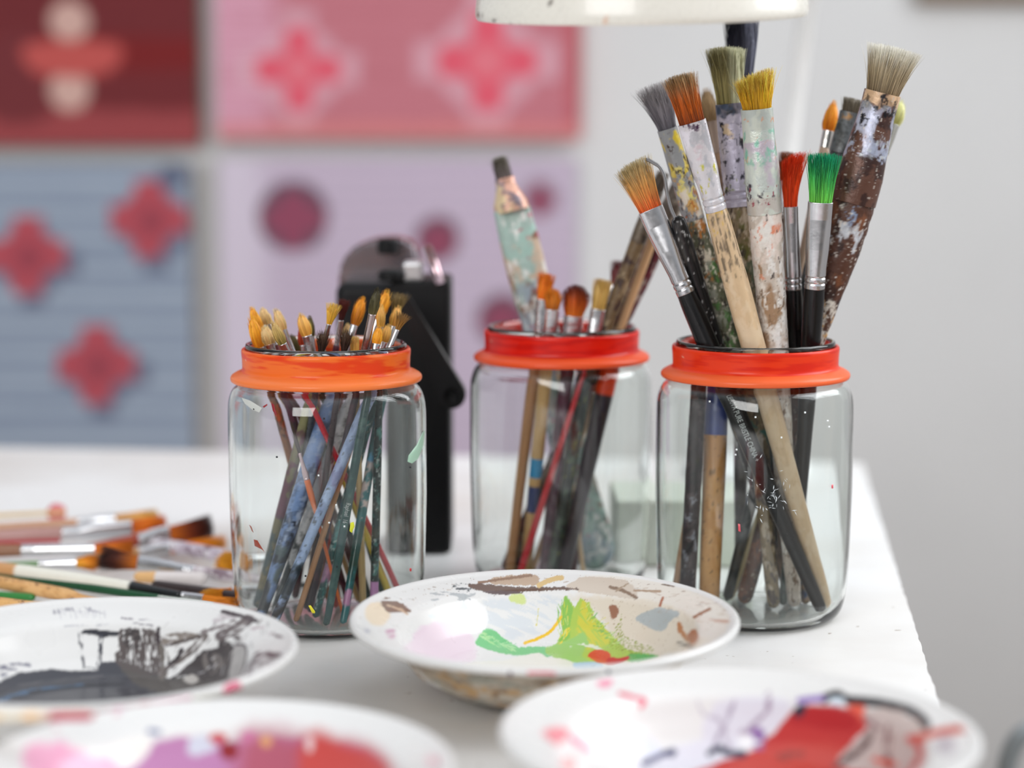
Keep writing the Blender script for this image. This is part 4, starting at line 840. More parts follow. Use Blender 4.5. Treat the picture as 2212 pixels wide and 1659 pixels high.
def paint_mid(px, py, col, top, r, V):
    under(px, py, col, top & True, V, [((208, 194, 172), .03, .95), ((186, 166, 138), .022, .45), ((168, 170, 158), .014, .25), ((212, 164, 100), .009, .14), ((146, 118, 92), .011, .14)], 31)
    lipm = (r > 0.0895); p = Painter(px, py, col, top, 50)
    # dried washes covering the well and rim
    p.poly(mp(C3, (1250, 215), (1500, 195), (1800, 230), (1990, 300), (1960, 430), (1700, 520), (1450, 520), (1420, 380), (1340, 260)), (230, 218, 200), 14, 40, 12)
    p.poly(mp(C3, (1280, 110), (1500, 100), (1800, 150), (2030, 270), (2040, 360), (1900, 420), (1840, 300), (1600, 215), (1300, 180)), (234, 228, 218), 6, 30, 6)
    p.poly(mp(C3, (850, 215), (1190, 215), (1200, 330), (1080, 400), (880, 400), (780, 300)), (222, 226, 230), 10, 30, 8, dry=.45, dsc=8, ang=.4)
    p.poly([(x, y) for x, y in circ(*C3(600, 435), 66, 44)], (234, 214, 226), 8, 30, 6)
    p.poly(mp(C3, (400, 470), (560, 330), (660, 310), (740, 400), (760, 520), (620, 540), (430, 530)), (238, 220, 230), 6, 20, 5, alpha=.8)
    p.poly([(x, y) for x, y in circ(*C3(745, 310), 34, 38)], (248, 248, 248), 5, 20, 3)
    p.poly(mp(C3, (540, 280), (700, 230), (700, 300), (560, 320)), (226, 232, 234), 4, 12, 2, dry=.4)
    p.poly(mp(C3, (770, 420), (810, 370), (850, 375), (900, 410), (980, 460), (1110, 460), (1140, 510), (980, 505), (860, 485), (770, 450)), (128, 204, 140), 3, 10, 1.2)
    p.line(mp(C3, (800, 400), (880, 450), (940, 470)), 12, (176, 226, 160), 2, 6, 1, dry=.5)
    p.poly(mp(C3, (1212, 205), (1262, 262), (1290, 215), (1330, 235), (1365, 310), (1440, 395), (1520, 470), (1600, 490), (1680, 506), (1600, 522), (1500, 535), (1300, 545), (1180, 520), (1110, 490), (1170, 440), (1200, 390), (1190, 310)), (178, 206, 84), 3.5, 7, 1.2)
    p.poly(mp(C3, (1212, 205), (1250, 262), (1240, 340), (1230, 420), (1180, 430), (1200, 390), (1192, 310)), (142, 196, 84), 3, 8, 2)
    p.poly(mp(C3, (1300, 230), (1365, 310), (1440, 395), (1430, 440), (1330, 470), (1270, 400)), (214, 208, 70), 5, 10, 4, dry=.35, ang=.9)
    p.poly(mp(C3, (1110, 470), (1220, 430), (1300, 390), (1330, 440), (1300, 500), (1340, 540), (1180, 524)), (160, 206, 112), 3, 10, 2)
    p.poly(mp(C3, (1560, 490), (1680, 506), (1560, 535), (1520, 510)), (96, 180, 90), 2, 7, 1.5)
    p.line(mp(C3, (1010, 440), (1080, 415), (1140, 380), (1192, 310)), 7, (246, 200, 50), 1.6, 5, 1)
    p.line(mp(C3, (1180, 440), (1210, 400), (1230, 370)), 9, (240, 214, 60), 3, 5, 1, dry=.4)
    g = random.Random(8)
    for i in range(90):                  # feathery bristle strokes along the green and yellow peak
        u = g.random(); left = g.random() < .4
        bx_, by_ = (1215 + 15 * u, 250 + 170 * u) if left else (1310 + 170 * u, 250 + 200 * u); l = g.uniform(18, 42)
        dx, dy = (g.uniform(-.5, .2), -1) if left else (g.uniform(.3, 1.0), g.uniform(-.9, .2)); ox = g.uniform(-45, 8)
        p.line(mp(C3, (bx_ + ox, by_ + 8), (bx_ + ox + dx * l, by_ + 8 + dy * l)), g.uniform(1.2, 2.4), g.choice([(150, 200, 80), (196, 214, 90), (222, 214, 70), (120, 186, 90), (206, 222, 130)]), .5, 4, .6, alpha=.85)
    for i in range(34):
        u = g.random(); a = g.uniform(-.5, .9); x, y = 780 + 180 * u, 395 + 75 * u + g.uniform(-12, 16)
        p.line(mp(C3, (x, y), (x + 22 * math.cos(a), y + 22 * math.sin(a))), 1.6, g.choice([(170, 226, 160), (100, 190, 130), (196, 236, 180)]), .5, 4, .6, alpha=.7)
    for i in range(60):                  # faint grey and tan scratches round the rim and wall
        a = g.uniform(math.pi * 1.02, math.pi * 1.98); r_ = g.uniform(.82, .97); x, y = 1176 + 424 * r_ * math.cos(a), 1345 + 103 * r_ * math.sin(a); d = g.uniform(-.5, .5); l = g.uniform(5, 16)
        p.line([(x, y), (x + l * math.cos(d), y + l * .4 * math.sin(d))], g.uniform(.9, 2.2), g.choice([(196, 176, 156), (176, 150, 128), (206, 204, 200), (140, 112, 92), (214, 206, 190)]), .6, 4, .6, alpha=.75)
    p.line(mp(C3, (1240, 465), (1320, 450), (1400, 475)), 7, (232, 236, 214), 2.5, 5, 1, dry=.45)
    p.line(mp(C3, (1075, 270), (1068, 350)), 3.5, (224, 214, 120), 1.5, 5, 1, dry=.5)
    p.poly(mp(C3, (930, 205), (1000, 195), (1010, 240), (950, 235)), (214, 226, 150), 3, 8, 2)
    p.poly(mp(C3, (720, 540), (880, 530), (1010, 500), (1090, 492), (1130, 515), (1210, 520), (1265, 555), (1250, 600), (700, 600)), (240, 236, 226), 2, 12, 1.2)
    p.poly(mp(C3, (1262, 540), (1370, 536), (1400, 560), (1270, 566)), (176, 206, 234), 2, 8, 2)
    p.poly(mp(C3, (1325, 505), (1350, 480), (1390, 474), (1432, 486), (1442, 512), (1420, 542), (1380, 540), (1350, 522)), (222, 74, 36), 1.2, 6, .8)
    p.poly(mp(C3, (1425, 520), (1450, 510), (1480, 516), (1530, 505), (1530, 522), (1470, 545), (1420, 548)), (204, 36, 34), 1.2, 5, .8)
    p.specks(mp(C3, (1500, 290), (1510, 400), (1660, 470), (1560, 500), (1440, 460), (1450, 400)), (150, 160, 50), .3, 1.6)
    p.poly(mp(C3, (1570, 310), (1680, 262), (1790, 290), (1740, 330), (1700, 380), (1610, 350)), (182, 188, 188), 3, 8, 1)
    p.poly(mp(C3, (1430, 258), (1470, 250), (1480, 290), (1450, 318)), (160, 110, 84), 3, 6, 1)
    p.line(mp(C3, (1690, 252), (1704, 210)), 5, (170, 90, 50), 1.5, 4, .8); p.line(mp(C3, (1786, 345), (1800, 390), (1830, 425)), 10, (190, 120, 60), 3, 5, 1)
    p.poly(mp(C3, (1828, 400), (1868, 368), (1882, 420), (1850, 450)), (176, 92, 24), 2, 5, .8); p.line(mp(C3, (1780, 440), (1850, 455), (1880, 430)), 8, (60, 34, 20), 2, 4, 1, dry=.4)
    p.line(mp(C3, (1860, 310), (1940, 268)), 6, (160, 110, 80), 2, 5, 1); p.line(mp(C3, (1880, 322), (2030, 332)), 7, (206, 170, 150), 2, 6, 1.5, dry=.3); p.line(mp(C3, (1975, 232), (2000, 244)), 5, (140, 60, 50), 1, 4, 1)
    p.specks(mp(C3, (120, 350), (500, 140), (1150, 90), (1800, 150), (2090, 350), (1900, 450), (1600, 240), (1150, 190), (500, 260), (300, 420)), (150, 120, 96), .006, 2.2)
    p.specks(mp(C3, (1250, 215), (1800, 230), (1960, 430), (1500, 520), (1340, 300)), (176, 150, 120), .012, 2.0)
    # rim
    p.poly(mp(C3, (1250, 130), (1330, 105), (1500, 120), (1560, 160), (1560, 215), (1400, 195), (1220, 165)), (214, 200, 184), 3, 10, 1)
    p.poly(mp(C3, (840, 120), (960, 98), (1060, 96), (1080, 140), (1000, 150), (860, 145)), (196, 170, 146), 4, 8, 1); p.line(mp(C3, (780, 136), (900, 118), (1040, 100)), 6, (150, 118, 94), 2, 5, 1)
    p.poly(mp(C3, (730, 142), (850, 148), (1000, 158), (1230, 160), (1280, 172), (1100, 178), (900, 186), (760, 172)), (110, 86, 74), 3, 7, .8)
    p.poly(mp(C3, (800, 180), (930, 178), (1000, 188), (880, 198)), (112, 98, 98), 2, 6, .8)
    p.line(mp(C3, (1080, 150), (1140, 122), (1195, 112)), 11, (222, 190, 130), 2, 6, 1); p.line(mp(C3, (1440, 160), (1500, 175), (1570, 212)), 7, (136, 110, 88), 2, 5, 1); p.line(mp(C3, (1470, 178), (1530, 140)), 4, (170, 148, 124), 2, 5, 1)
    p.line(mp(C3, (1560, 176), (1690, 180)), 5, (176, 150, 126), 1.5, 6, 1); p.line(mp(C3, (1700, 145), (1760, 155)), 3, (110, 80, 60), 1, 4, 1)
    p.poly(mp(C3, (650, 150), (730, 145), (740, 170), (680, 185)), (92, 96, 100), 4, 5, 1, dry=.6); p.poly(mp(C3, (540, 180), (740, 160), (740, 215), (560, 240)), (186, 190, 192), 4, 8, 1, dry=.75)
    p.poly(mp(C3, (205, 270), (280, 230), (330, 290), (300, 350), (230, 340)), (240, 222, 196), 4, 12, 3)
    p.poly(mp(C3, (285, 232), (330, 215), (400, 250), (440, 290), (380, 300), (320, 285)), (138, 112, 98), 4, 6, 1, dry=.25); p.line(mp(C3, (320, 250), (380, 270), (420, 295)), 5, (206, 178, 152), 2, 5, 1)
    p.poly(mp(C3, (310, 375), (355, 375), (350, 425), (320, 410)), (206, 150, 180), 3, 6, 1.5, dry=.4); p.poly(mp(C3, (190, 365), (230, 375), (220, 395)), (190, 190, 200), 2, 6, 1)
    q = Painter(px, py, col, (r > 0.086), 80)
    q.line(mp(C3, (1030, 590), (1080, 590), (1160, 594)), 6, (240, 96, 116), 1.5, 6, 1.5); q.line(mp(C3, (935, 592), (940, 620)), 9, (120, 100, 110), 1, 6, 2); q.poly([*circ(*C3(1430, 585), 5)], (90, 90, 110), 1, 5, 1)
def paint_black(px, py, col, top, r, V):
    p = Painter(px, py, col, top, 150)
    p.poly(mp(C2, (-900, 700), (-300, 600), (0, 640), (120, 580), (350, 555), (560, 565), (660, 560), (690, 505), (820, 495), (1000, 560), (1150, 620), (1350, 600), (1540, 560), (1580, 640), (1300, 700), (1000, 780), (640, 880), (0, 880), (-900, 900)), (60, 60, 68), 3, 14, 1.5)
    p.poly(mp(C2, (820, 500), (1000, 560), (1150, 620), (1540, 570), (1560, 650), (1150, 720), (900, 640)), (84, 78, 74), 5, 14, 4)
    p.line(mp(C2, (0, 770), (150, 715), (300, 690), (560, 665)), 7, (70, 102, 134), 2, 10, 2, dry=.2); p.line(mp(C2, (200, 712), (560, 670), (850, 655)), 4, (22, 24, 34), 1, 10, 1.5)  # blue stroke is a sheen painted into the puddle colour
    p.line(mp(C2, (0, 690), (300, 640), (700, 600)), 5, (86, 84, 88), 2, 12, 2, dry=.5)
    p.poly(mp(C2, (0, 520), (180, 515), (210, 545), (60, 585), (0, 600)), (110, 110, 130), 4, 6, 1, dry=.55)
    p.poly(mp(C2, (555, 300), (600, 282), (720, 290), (820, 300), (800, 330), (740, 330), (700, 345), (640, 320), (575, 315)), (34, 34, 44), 1.5, 7, .8)
    p.line(mp(C2, (545, 310), (552, 400), (570, 540)), 8, (90, 90, 96), 2, 5, 1, dry=.5); p.line(mp(C2, (690, 330), (686, 430), (675, 530)), 9, (60, 60, 70), 2, 5, 1, dry=.25); p.line(mp(C2, (590, 545), (660, 552)), 4, (120, 120, 124), 1, 4, 1, dry=.4)
    p.poly(mp(C2, (820, 285), (960, 278), (1080, 300), (1105, 400), (1090, 470), (1130, 560), (1000, 600), (800, 520), (800, 400)), (88, 78, 76), 3, 9, 1, dry=.22, dsc=3, ang=1.5)
    p.poly(mp(C2, (840, 290), (950, 290), (960, 400), (860, 400)), (60, 52, 52), 3, 7, 1, dry=.4, dsc=3)
    p.line(mp(C2, (1082, 275), (1078, 330), (1100, 420)), 9, (54, 40, 46), 2, 5, 1); p.line(mp(C2, (1090, 400), (1130, 500), (1110, 600)), 18, (110, 102, 96), 4, 7, 1, dry=.2)
    p.poly(mp(C2, (1110, 330), (1220, 300), (1380, 318), (1350, 345), (1250, 375), (1120, 400)), (138, 128, 120), 3, 8, 1, dry=.15); p.line(mp(C2, (1130, 395), (1260, 360), (1380, 325)), 5, (62, 48, 50), 1.5, 6, 1)
    p.line(mp(C2, (1400, 330), (1300, 430), (1170, 530), (1100, 580)), 14, (112, 102, 98), 3, 7, 1, dry=.15); p.line(mp(C2, (1240, 420), (1210, 480), (1160, 520)), 9, (56, 46, 48), 2, 6, 1)
    p.poly(mp(C2, (1290, 520), (1380, 430), (1490, 400), (1490, 340), (1560, 370), (1600, 430), (1590, 530), (1540, 620), (1400, 640), (1250, 600), (1140, 640)), (66, 58, 58), 3, 8, 1)
    p.poly(mp(C2, (1380, 470), (1440, 440), (1520, 470), (1500, 560), (1420, 590)), (120, 112, 108), 3, 7, 1, dry=.45, ang=1.3); p.poly(mp(C2, (1250, 620), (1320, 590), (1360, 630), (1300, 655)), (190, 184, 178), 2, 7, 1)
    p.line(mp(C2, (1500, 330), (1620, 270), (1700, 215)), 22, (104, 92, 92), 4, 9, 1, dry=.12, dsc=6); p.poly(mp(C2, (1450, 220), (1520, 180), (1640, 210), (1560, 250), (1480, 260)), (206, 198, 200), 3, 8, 1, dry=.4); p.line(mp(C2, (1380, 300), (1520, 262), (1600, 225)), 8, (130, 118, 118), 2, 6, 1, dry=.2)
    p.line(mp(C2, (1520, 162), (1620, 185), (1750, 226)), 9, (58, 40, 48), 1.5, 6, .8); p.line(mp(C2, (1690, 200), (1700, 240)), 6, (80, 66, 70), 1.5, 6, 1)
    p.poly(mp(C2, (1600, 390), (1670, 385), (1690, 440), (1650, 600), (1560, 670), (1545, 600)), (176, 172, 170), 2, 9, 1); p.line(mp(C2, (1600, 385), (1670, 395), (1680, 470), (1650, 600)), 4, (50, 30, 40), 1.2, 6, .8); p.line(mp(C2, (1590, 400), (1560, 560), (1540, 680)), 5, (60, 52, 54), 1.5, 6, 1)
    p.line(mp(C2, (1690, 590), (1740, 480), (1790, 450), (1920, 465)), 11, (70, 52, 62), 3, 8, 1.2, dry=.12); p.line(mp(C2, (1760, 520), (1920, 470)), 9, (92, 80, 82), 3, 7, 1, dry=.25); p.line(mp(C2, (1700, 590), (1800, 565), (1870, 570)), 6, (100, 90, 110), 2, 6, 1, dry=.2)
    p.poly(mp(C2, (1590, 320), (1650, 310), (1650, 360), (1600, 350)), (110, 100, 100), 3, 5, 1, dry=.4); p.poly(mp(C2, (1870, 310), (1930, 330), (1925, 360), (1880, 340)), (120, 104, 108), 3, 5, 1, dry=.3); p.line(mp(C2, (1720, 280), (1800, 270), (1860, 310)), 6, (196, 180, 184), 2, 5, 1, dry=.4)
    p.line(mp(C2, (380, 165), (480, 145), (620, 150)), 10, (176, 174, 180), 3, 5, 1, dry=.55, ang=1.2); p.line(mp(C2, (630, 160), (720, 180)), 9, (186, 184, 190), 3, 5, 1, dry=.65); p.line(mp(C2, (440, 262), (740, 250)), 2.5, (184, 184, 190), 1, 5, .8, dry=.3)
    p.line(mp(C2, (830, 206), (900, 214)), 4, (110, 100, 116), 1.5, 4, .8, dry=.3); p.line(mp(C2, (910, 240), (1040, 258)), 4, (110, 104, 116), 1.5, 4, .8, dry=.4); p.line(mp(C2, (950, 216), (1040, 214)), 2.5, (150, 146, 156), 1.2, 4, .8, dry=.4)
    g = random.Random(3)
    for i in range(80):                  # bristle drag marks
        x = g.uniform(1090, 1930); y = g.uniform(230, 600); a = g.uniform(-1.2, -.2) if x < 1500 else g.uniform(-1.6, -.8); l = g.uniform(20, 70)
        p.line(mp(C2, (x, y), (x + l * math.cos(a), y + l * math.sin(a))), g.uniform(1, 2.4), g.choice([(70, 58, 60), (120, 108, 104), (196, 190, 188), (46, 36, 42), (232, 230, 232)]), .6, 4, .6, alpha=.7)
    for i in range(26):
        x = g.uniform(390, 720); p.line(mp(C2, (x, g.uniform(140, 165)), (x + g.uniform(5, 20), g.uniform(170, 215))), 1.3, (186, 184, 192), .5, 4, .6, alpha=.6)
    q = Painter(px, py, col, (r > 0.086), 190); q.poly([(488, 1478), (520, 1474), (520, 1502), (486, 1500)], (226, 96, 130), 3, 8, 2); q.line([(330, 1520), (410, 1508)], 9, (236, 190, 205), 2, 8, 2)
    q.line([(150, 1550), (260, 1533), (320, 1522)], 10, (190, 50, 90), 3, 8, 2); q.line([(420, 1512), (475, 1505)], 12, (248, 246, 228), 2, 8, 2)
def paint_pink(px, py, col, top, r, V):
    p = Painter(px, py, col, top, 250)
    p.poly(mp(C4, (430, 470), (560, 400), (620, 340), (690, 280), (820, 265), (1000, 285), (1180, 262), (1350, 272), (1500, 292), (1620, 330), (1690, 420), (1750, 700), (400, 700)), (194, 132, 180), 5, 24, 3)
    p.poly(mp(C4, (1050, 255), (1350, 268), (1500, 292), (1620, 330), (1690, 420), (1750, 700), (1100, 700)), (184, 90, 112), 8, 40, 40); p.poly(mp(C4, (1330, 262), (1500, 288), (1620, 330), (1700, 430), (1700, 700), (1300, 700)), (208, 76, 70), 8, 30, 22)
    p.poly(mp(C4, (105, 310), (230, 285), (330, 310), (400, 350), (520, 350), (520, 420), (380, 520), (240, 500), (120, 420)), (244, 176, 206), 10, 26, 10)
    p.poly(mp(C4, (480, 310), (600, 270), (660, 290), (620, 360), (560, 400), (500, 380)), (252, 250, 244), 5, 20, 6); p.poly(mp(C4, (830, 270), (900, 262), (940, 320), (820, 345)), (216, 220, 234), 5, 16, 5)
    p.poly([*circ(*C4(995, 325), 21, 20)], (146, 6, 22), 3, 12, 3); p.poly([*circ(*C4(945, 270), 20, 12)], (204, 60, 66), 3, 12, 4); p.poly([*circ(*C4(1080, 265), 16, 14)], (206, 120, 160), 3, 12, 4)
    p.poly([*circ(*C4(1155, 285), 12, 12)], (232, 170, 110), 3, 10, 4); p.poly([*circ(*C4(1345, 295), 9, 18)], (240, 214, 214), 2, 10, 4); p.line(mp(C4, (650, 240), (690, 245)), 11, (90, 100, 150), 2, 8, 3)
    for x, y, w in ((60, 262, 14), (180, 232, 8), (330, 180, 8), (505, 156, 10), (240, 222, 7), (1880, 370, 14), (1955, 372, 16), (1930, 395, 9)): p.poly([*circ(*C4(x, y), w, w * .7)], (220, 90, 130) if x < 600 else (240, 190, 200), 3, 8, 3)
    q = Painter(px, py, col, (r > 0.078), 290)
    for i in range(26):
        a = random.Random(i).uniform(-3.1, -1.9); cx_ = 446 + 520 * math.cos(a); cy_ = 1655 + 140 * math.sin(a); q.poly([*circ(cx_, cy_, 12, 8)], random.Random(i + 50).choice([(236, 150, 190), (220, 80, 120), (240, 200, 215), (190, 150, 200)]), 4, 8, 3)
def paint_red(px, py, col, top, r, V):
    p = Painter(px, py, col, top, 350)
    p.poly(mp(C5, (600, 500), (720, 420), (880, 380), (900, 300), (960, 220), (1150, 200), (1260, 230), (1200, 330), (1100, 420), (960, 500)), (228, 226, 236), 8, 30, 8)
    p.poly(mp(C5, (900, 490), (1000, 455), (1100, 420), (1180, 350), (1262, 255), (1330, 232), (1440, 236), (1540, 262), (1570, 320), (1500, 400), (1500, 470), (1720, 500), (1900, 640), (1700, 900), (700, 900), (700, 560)), (196, 40, 36), 4, 20, 3)
    p.poly(mp(C5, (1262, 270), (1340, 240), (1520, 260), (1500, 340), (1380, 330), (1250, 310)), (184, 14, 20), 5, 22, 6); p.poly(mp(C5, (1000, 480), (1200, 400), (1440, 400), (1480, 480), (1200, 560), (900, 560)), (206, 66, 54), 8, 40, 18)
    p.poly(mp(C5, (1200, 430), (1300, 425), (1300, 455), (1210, 460)), (150, 60, 50), 3, 12, 4, dry=.3)
    p.line(mp(C5, (1390, 208), (1440, 190), (1490, 212), (1620, 226), (1740, 256), (1800, 300), (1806, 320)), 21, (24, 22, 34), 2, 10, 2); p.poly(mp(C5, (1270, 245), (1320, 228), (1300, 280), (1268, 280)), (44, 24, 50), 3, 10, 2)
    p.line(mp(C5, (1290, 215), (1380, 205)), 15, (150, 120, 190), 2, 8, 3); p.poly([*circ(*C5(1440, 218), 18, 10)], (214, 226, 236), 2, 8, 3)
    p.poly(mp(C5, (1480, 235), (1560, 240), (1550, 300), (1520, 270)), (232, 86, 60), 3, 10, 3); p.poly(mp(C5, (1560, 250), (1700, 262), (1800, 330), (1780, 500), (1500, 500), (1460, 430), (1560, 340)), (202, 184, 178), 8, 18, 3)
    p.line(mp(C5, (1580, 350), (1540, 420), (1440, 480)), 16, (96, 70, 66), 4, 10, 2, dry=.2); p.line(mp(C5, (1660, 330), (1650, 420), (1660, 500)), 14, (110, 50, 50), 4, 10, 2, dry=.2); p.line(mp(C5, (1560, 290), (1620, 330)), 10, (150, 120, 120), 3, 9, 2)
    p.line(mp(C5, (1740, 370), (1790, 420), (1760, 500)), 14, (206, 50, 44), 4, 9, 2); p.line(mp(C5, (1600, 460), (1680, 480)), 12, (222, 70, 40), 3, 9, 2); p.line(mp(C5, (1770, 372), (1860, 345), (1965, 330)), 17, (206, 84, 66), 3, 9, 2); p.poly([*circ(*C5(1890, 400), 24, 22)], (196, 190, 196), 3, 10, 4)
    p.poly(mp(C5, (1060, 350), (1120, 320), (1150, 360), (1130, 420), (1070, 390)), (150, 112, 172), 4, 10, 4, dry=.2); p.poly([*circ(*C5(1070, 385), 17, 17)], (250, 250, 252), 2, 8, 4)
    p.line(mp(C5, (880, 220), (900, 270), (960, 300), (1000, 400)), 10, (190, 180, 196), 4, 10, 4, dry=.3); p.line(mp(C5, (1020, 220), (990, 300), (940, 400)), 10, (176, 164, 184), 4, 10, 4, dry=.3); p.line(mp(C5, (1160, 190), (1150, 270), (1050, 350)), 12, (170, 150, 172), 4, 10, 4, dry=.3)
    p.line(mp(C5, (650, 472), (720, 440), (770, 425)), 15, (36, 42, 100), 3, 9, 3); p.poly([*circ(*C5(765, 433), 8, 8)], (44, 44, 90), 1, 8, 2); p.line(mp(C5, (920, 430), (960, 412), (1000, 432), (1060, 436)), 15, (40, 42, 70), 3, 9, 3)
    p.line(mp(C5, (550, 185), (600, 200), (650, 215), (636, 240)), 9, (226, 60, 100), 2, 8, 2); p.poly(mp(C5, (460, 125), (520, 125), (505, 160), (460, 155)), (240, 150, 176), 3, 8, 3); p.poly(mp(C5, (230, 345), (290, 325), (345, 340), (300, 395), (260, 380)), (246, 150, 160), 4, 10, 4); p.line(mp(C5, (350, 370), (420, 418)), 12, (240, 150, 180), 3, 9, 3); p.poly([*circ(*C5(340, 480), 16, 20)], (248, 170, 170), 3, 9, 4)
    p.poly(mp(C5, (560, 340), (640, 350), (720, 420), (600, 440)), (222, 226, 244), 5, 16, 6)
PL = {}
plate(1176, 0.974, 0.092, 'plate with fresh green, yellow and red paint, in front of the jars', paint_mid, 1300, 330, tilt=math.radians(1.4))
plate(191, 0.913, 0.093, 'plate holding a black paint puddle with dark brush streaks', paint_black, 1200, 300, tilt=math.radians(.8))
plate(458, 0.747, 0.089, 'plate of purple pink and rust paint nearest the camera at the left', paint_pink, 900, 240)
plate(1594, 0.789, 0.0925, 'plate with a bright red pool and black arc, overlapping the table corner', paint_red, 900, 240)

# cream stick across the dark plate
A = on(-180, 1548, 0.0475); B = on(203, 1546, 0.0475); d = B - A; L_ = np.linalg.norm(d)
V, Q, T = loft([(0, .002, .0006), (.001, .0034, .0014), (L_ - .002, .0034, .0014), (L_, .0022, .0008)], 24, 80, 3.0)
col = np.repeat(lin((226, 216, 196))[None], len(V), 0); n = fbm(V / .006, 4); col = mixc(col, lin((236, 196, 150)), sstep(.5, .6, n)); col = mixc(col, lin((180, 24, 70)), sstep(L_ - .018, L_ - .012, V[:, 2] + .004 * n) * sstep(-.0005, .0005, V[:, 0]))
o = mesh_obj('stirring_stick', V, Q, PAINT, None, col, T=T); z = d / L_; x = np.array([z[1], -z[0], 0]); x /= np.linalg.norm(x); y = np.cross(z, x)
o.matrix_world = Matrix(((x[0], y[0], z[0], A[0]), (x[1], y[1], z[1], A[1]), (x[2], y[2], z[2], A[2]), (0, 0, 0, 1)))
tag(o, 'flat cream stick with a crimson tip lying across the black paint plate rim', 'stick')

# ------------------------------------------------------------------ loose brushes on the table, left
def loose(label, x0, y0, z0, x1, y1, z1, **k):
    T3 = on(x0, y0, z0); B3 = on(x1, y1, z1); sp = dict(label=label, tip=(x0, y0)); sp.update(k)
    return make_brush(sp, T3, B3)
WD = (206, 158, 104)
loose('pink ball-headed stick furthest back on the table', 128, 1107, .012, -160, 1122, .004, name='ball_stick', cat='stick', fend=None, hw=[(140, 8), (60, 9), (-160, 10)], base=(214, 180, 120))
def ballhead():
    P = on(122, 1108, .0105); bm = bmesh.new(); bmesh.ops.create_icosphere(bm, subdivisions=4, radius=0.0064)
    for v in bm.verts: v.co *= 1 + .05 * math.sin(v.co.x * 900) * math.cos(v.co.z * 700)
    me = bpy.data.meshes.new('ball_head'); bm.to_mesh(me); bm.free(); me.materials.append(flat_mat('dusty pink rubber', (206, 106, 112), .6))
    for p in me.polygons: p.use_smooth = True
    par = [q for q in COL.objects if q.name == 'ball_stick'][0]
    o = bpy.data.objects.new('ball_head', me); COL.objects.link(o); o.parent = par; bpy.context.view_layer.update(); o.matrix_world = Matrix.Translation(Vector(tuple(P)))
ballhead()
loose('blue grey palette knife blade lying at the far back', 122, 1138, .004, -120, 1152, .004, name='palette_knife', cat='palette knife', fend=None, hw=[(122, 8), (60, 15), (0, 12), (-120, 10)], hflat=.2, base=(120, 140, 160), grain=False)
loose('mauve handled brush with long silver ferrule and fat orange bristles', 362, 1138, .012, -230, 1172, .006, root=286, fend=138, w=(58, 42, 26), flat=.5, roll=.5, hw=[(142, 24), (60, 30), (-230, 20)], base=(176, 136, 130), hair=dict(c=((206, 100, 16), (230, 120, 16), (226, 116, 20)), n=600))
loose('wide tan haired brush behind the fat orange one', 345, 1118, .012, -150, 1146, .006, root=250, fend=170, w=(34, 30, 20), flat=.6, hw=[(172, 18), (-150, 14)], base=(196, 150, 120), hair=dict(c=((206, 150, 80), (230, 170, 90), (236, 180, 100)), n=300))
loose('flat brush with black-tipped dark orange bristles', 462, 1138, .014, 160, 1190, .004, root=366, fend=300, w=(56, 42, 30), flat=.5, roll=.3, hw=[(304, 28), (160, 20)], base=(150, 60, 40), hair=dict(c=((206, 110, 20), (120, 44, 12), (30, 12, 10)), n=600))
loose('orange brush lying under the black-tipped one', 492, 1172, .008, 180, 1206, .004, root=366, fend=300, w=(30, 26, 20), flat=.5, hw=[(304, 20), (180, 16)], base=(200, 150, 100), hair=dict(c=((206, 110, 20), (222, 130, 20), (230, 150, 40)), n=300))
loose('brown handled brush with twin-ringed bright ferrule', 290, 1184, .013, -240, 1194, .006, root=206, fend=52, w=(30, 22, 26), flat=.6, hw=[(56, 26), (0, 30), (-240, 20)], base=(140, 96, 70), hair=dict(c=((206, 110, 20), (214, 120, 24), (206, 116, 30)), n=400))
loose('short brush with golden bristles and stubby silver ferrule', 224, 1214, .009, -180, 1228, .005, root=166, fend=86, w=(34, 22, 18), flat=.6, hw=[(90, 17), (-180, 14)], base=(120, 150, 110), hair=dict(c=((214, 150, 30), (226, 140, 20), (200, 116, 20)), shape='dome', n=400))
loose('black and orange haired brush pointing left towards the golden one', 214, 1204, .012, 620, 1262, .006, root=300, fend=420, w=(52, 34, 26), flat=.5, hw=[(416, 24), (480, 26), (620, 16)], base=(190, 178, 184), paint=[((130, 110, 120), .004, .3), ((226, 222, 222), .004, .3)], hair=dict(c=((200, 110, 24), (80, 30, 14), (26, 12, 12)), n=600))
loose('thick cream handled brush with black neck', 512, 1302, .008, -220, 1196, .010, root=440, fend=395, w=(20, 16, 14), flat=.7, hw=[(392, 14), (300, 26), (288, 29), (150, 32), (44, 30), (-220, 22)], base=(230, 228, 216), grain=False, bands=[((22, 26, 28), 284, 400), ((200, 150, 100), -300, 40)], hair=dict(c=((206, 120, 30), (214, 130, 36), (220, 140, 50)), n=200))
loose('thin green handled brush with bright silver ferrule and amber tip', 520, 1318, .006, -200, 1212, .006, root=462, fend=340, w=(22, 16, 14), flat=.7, hw=[(344, 16), (200, 20), (50, 16), (-200, 12)], base=(20, 74, 44), grain=False, fcol=(220, 226, 214), hair=dict(c=((216, 120, 30), (226, 136, 40), (230, 150, 60)), n=240))
loose('bare ochre wood handle tapering towards the black paint plate', 262, 1308, .006, -160, 1228, .010, name='wooden_dowel', cat='stick', fend=None, hw=[(262, 8), (176, 16), (150, 30), (60, 30), (-160, 26)], base=(206, 156, 100), paint=[((120, 84, 50), .002, .08), ((222, 176, 120), .006, .3)])
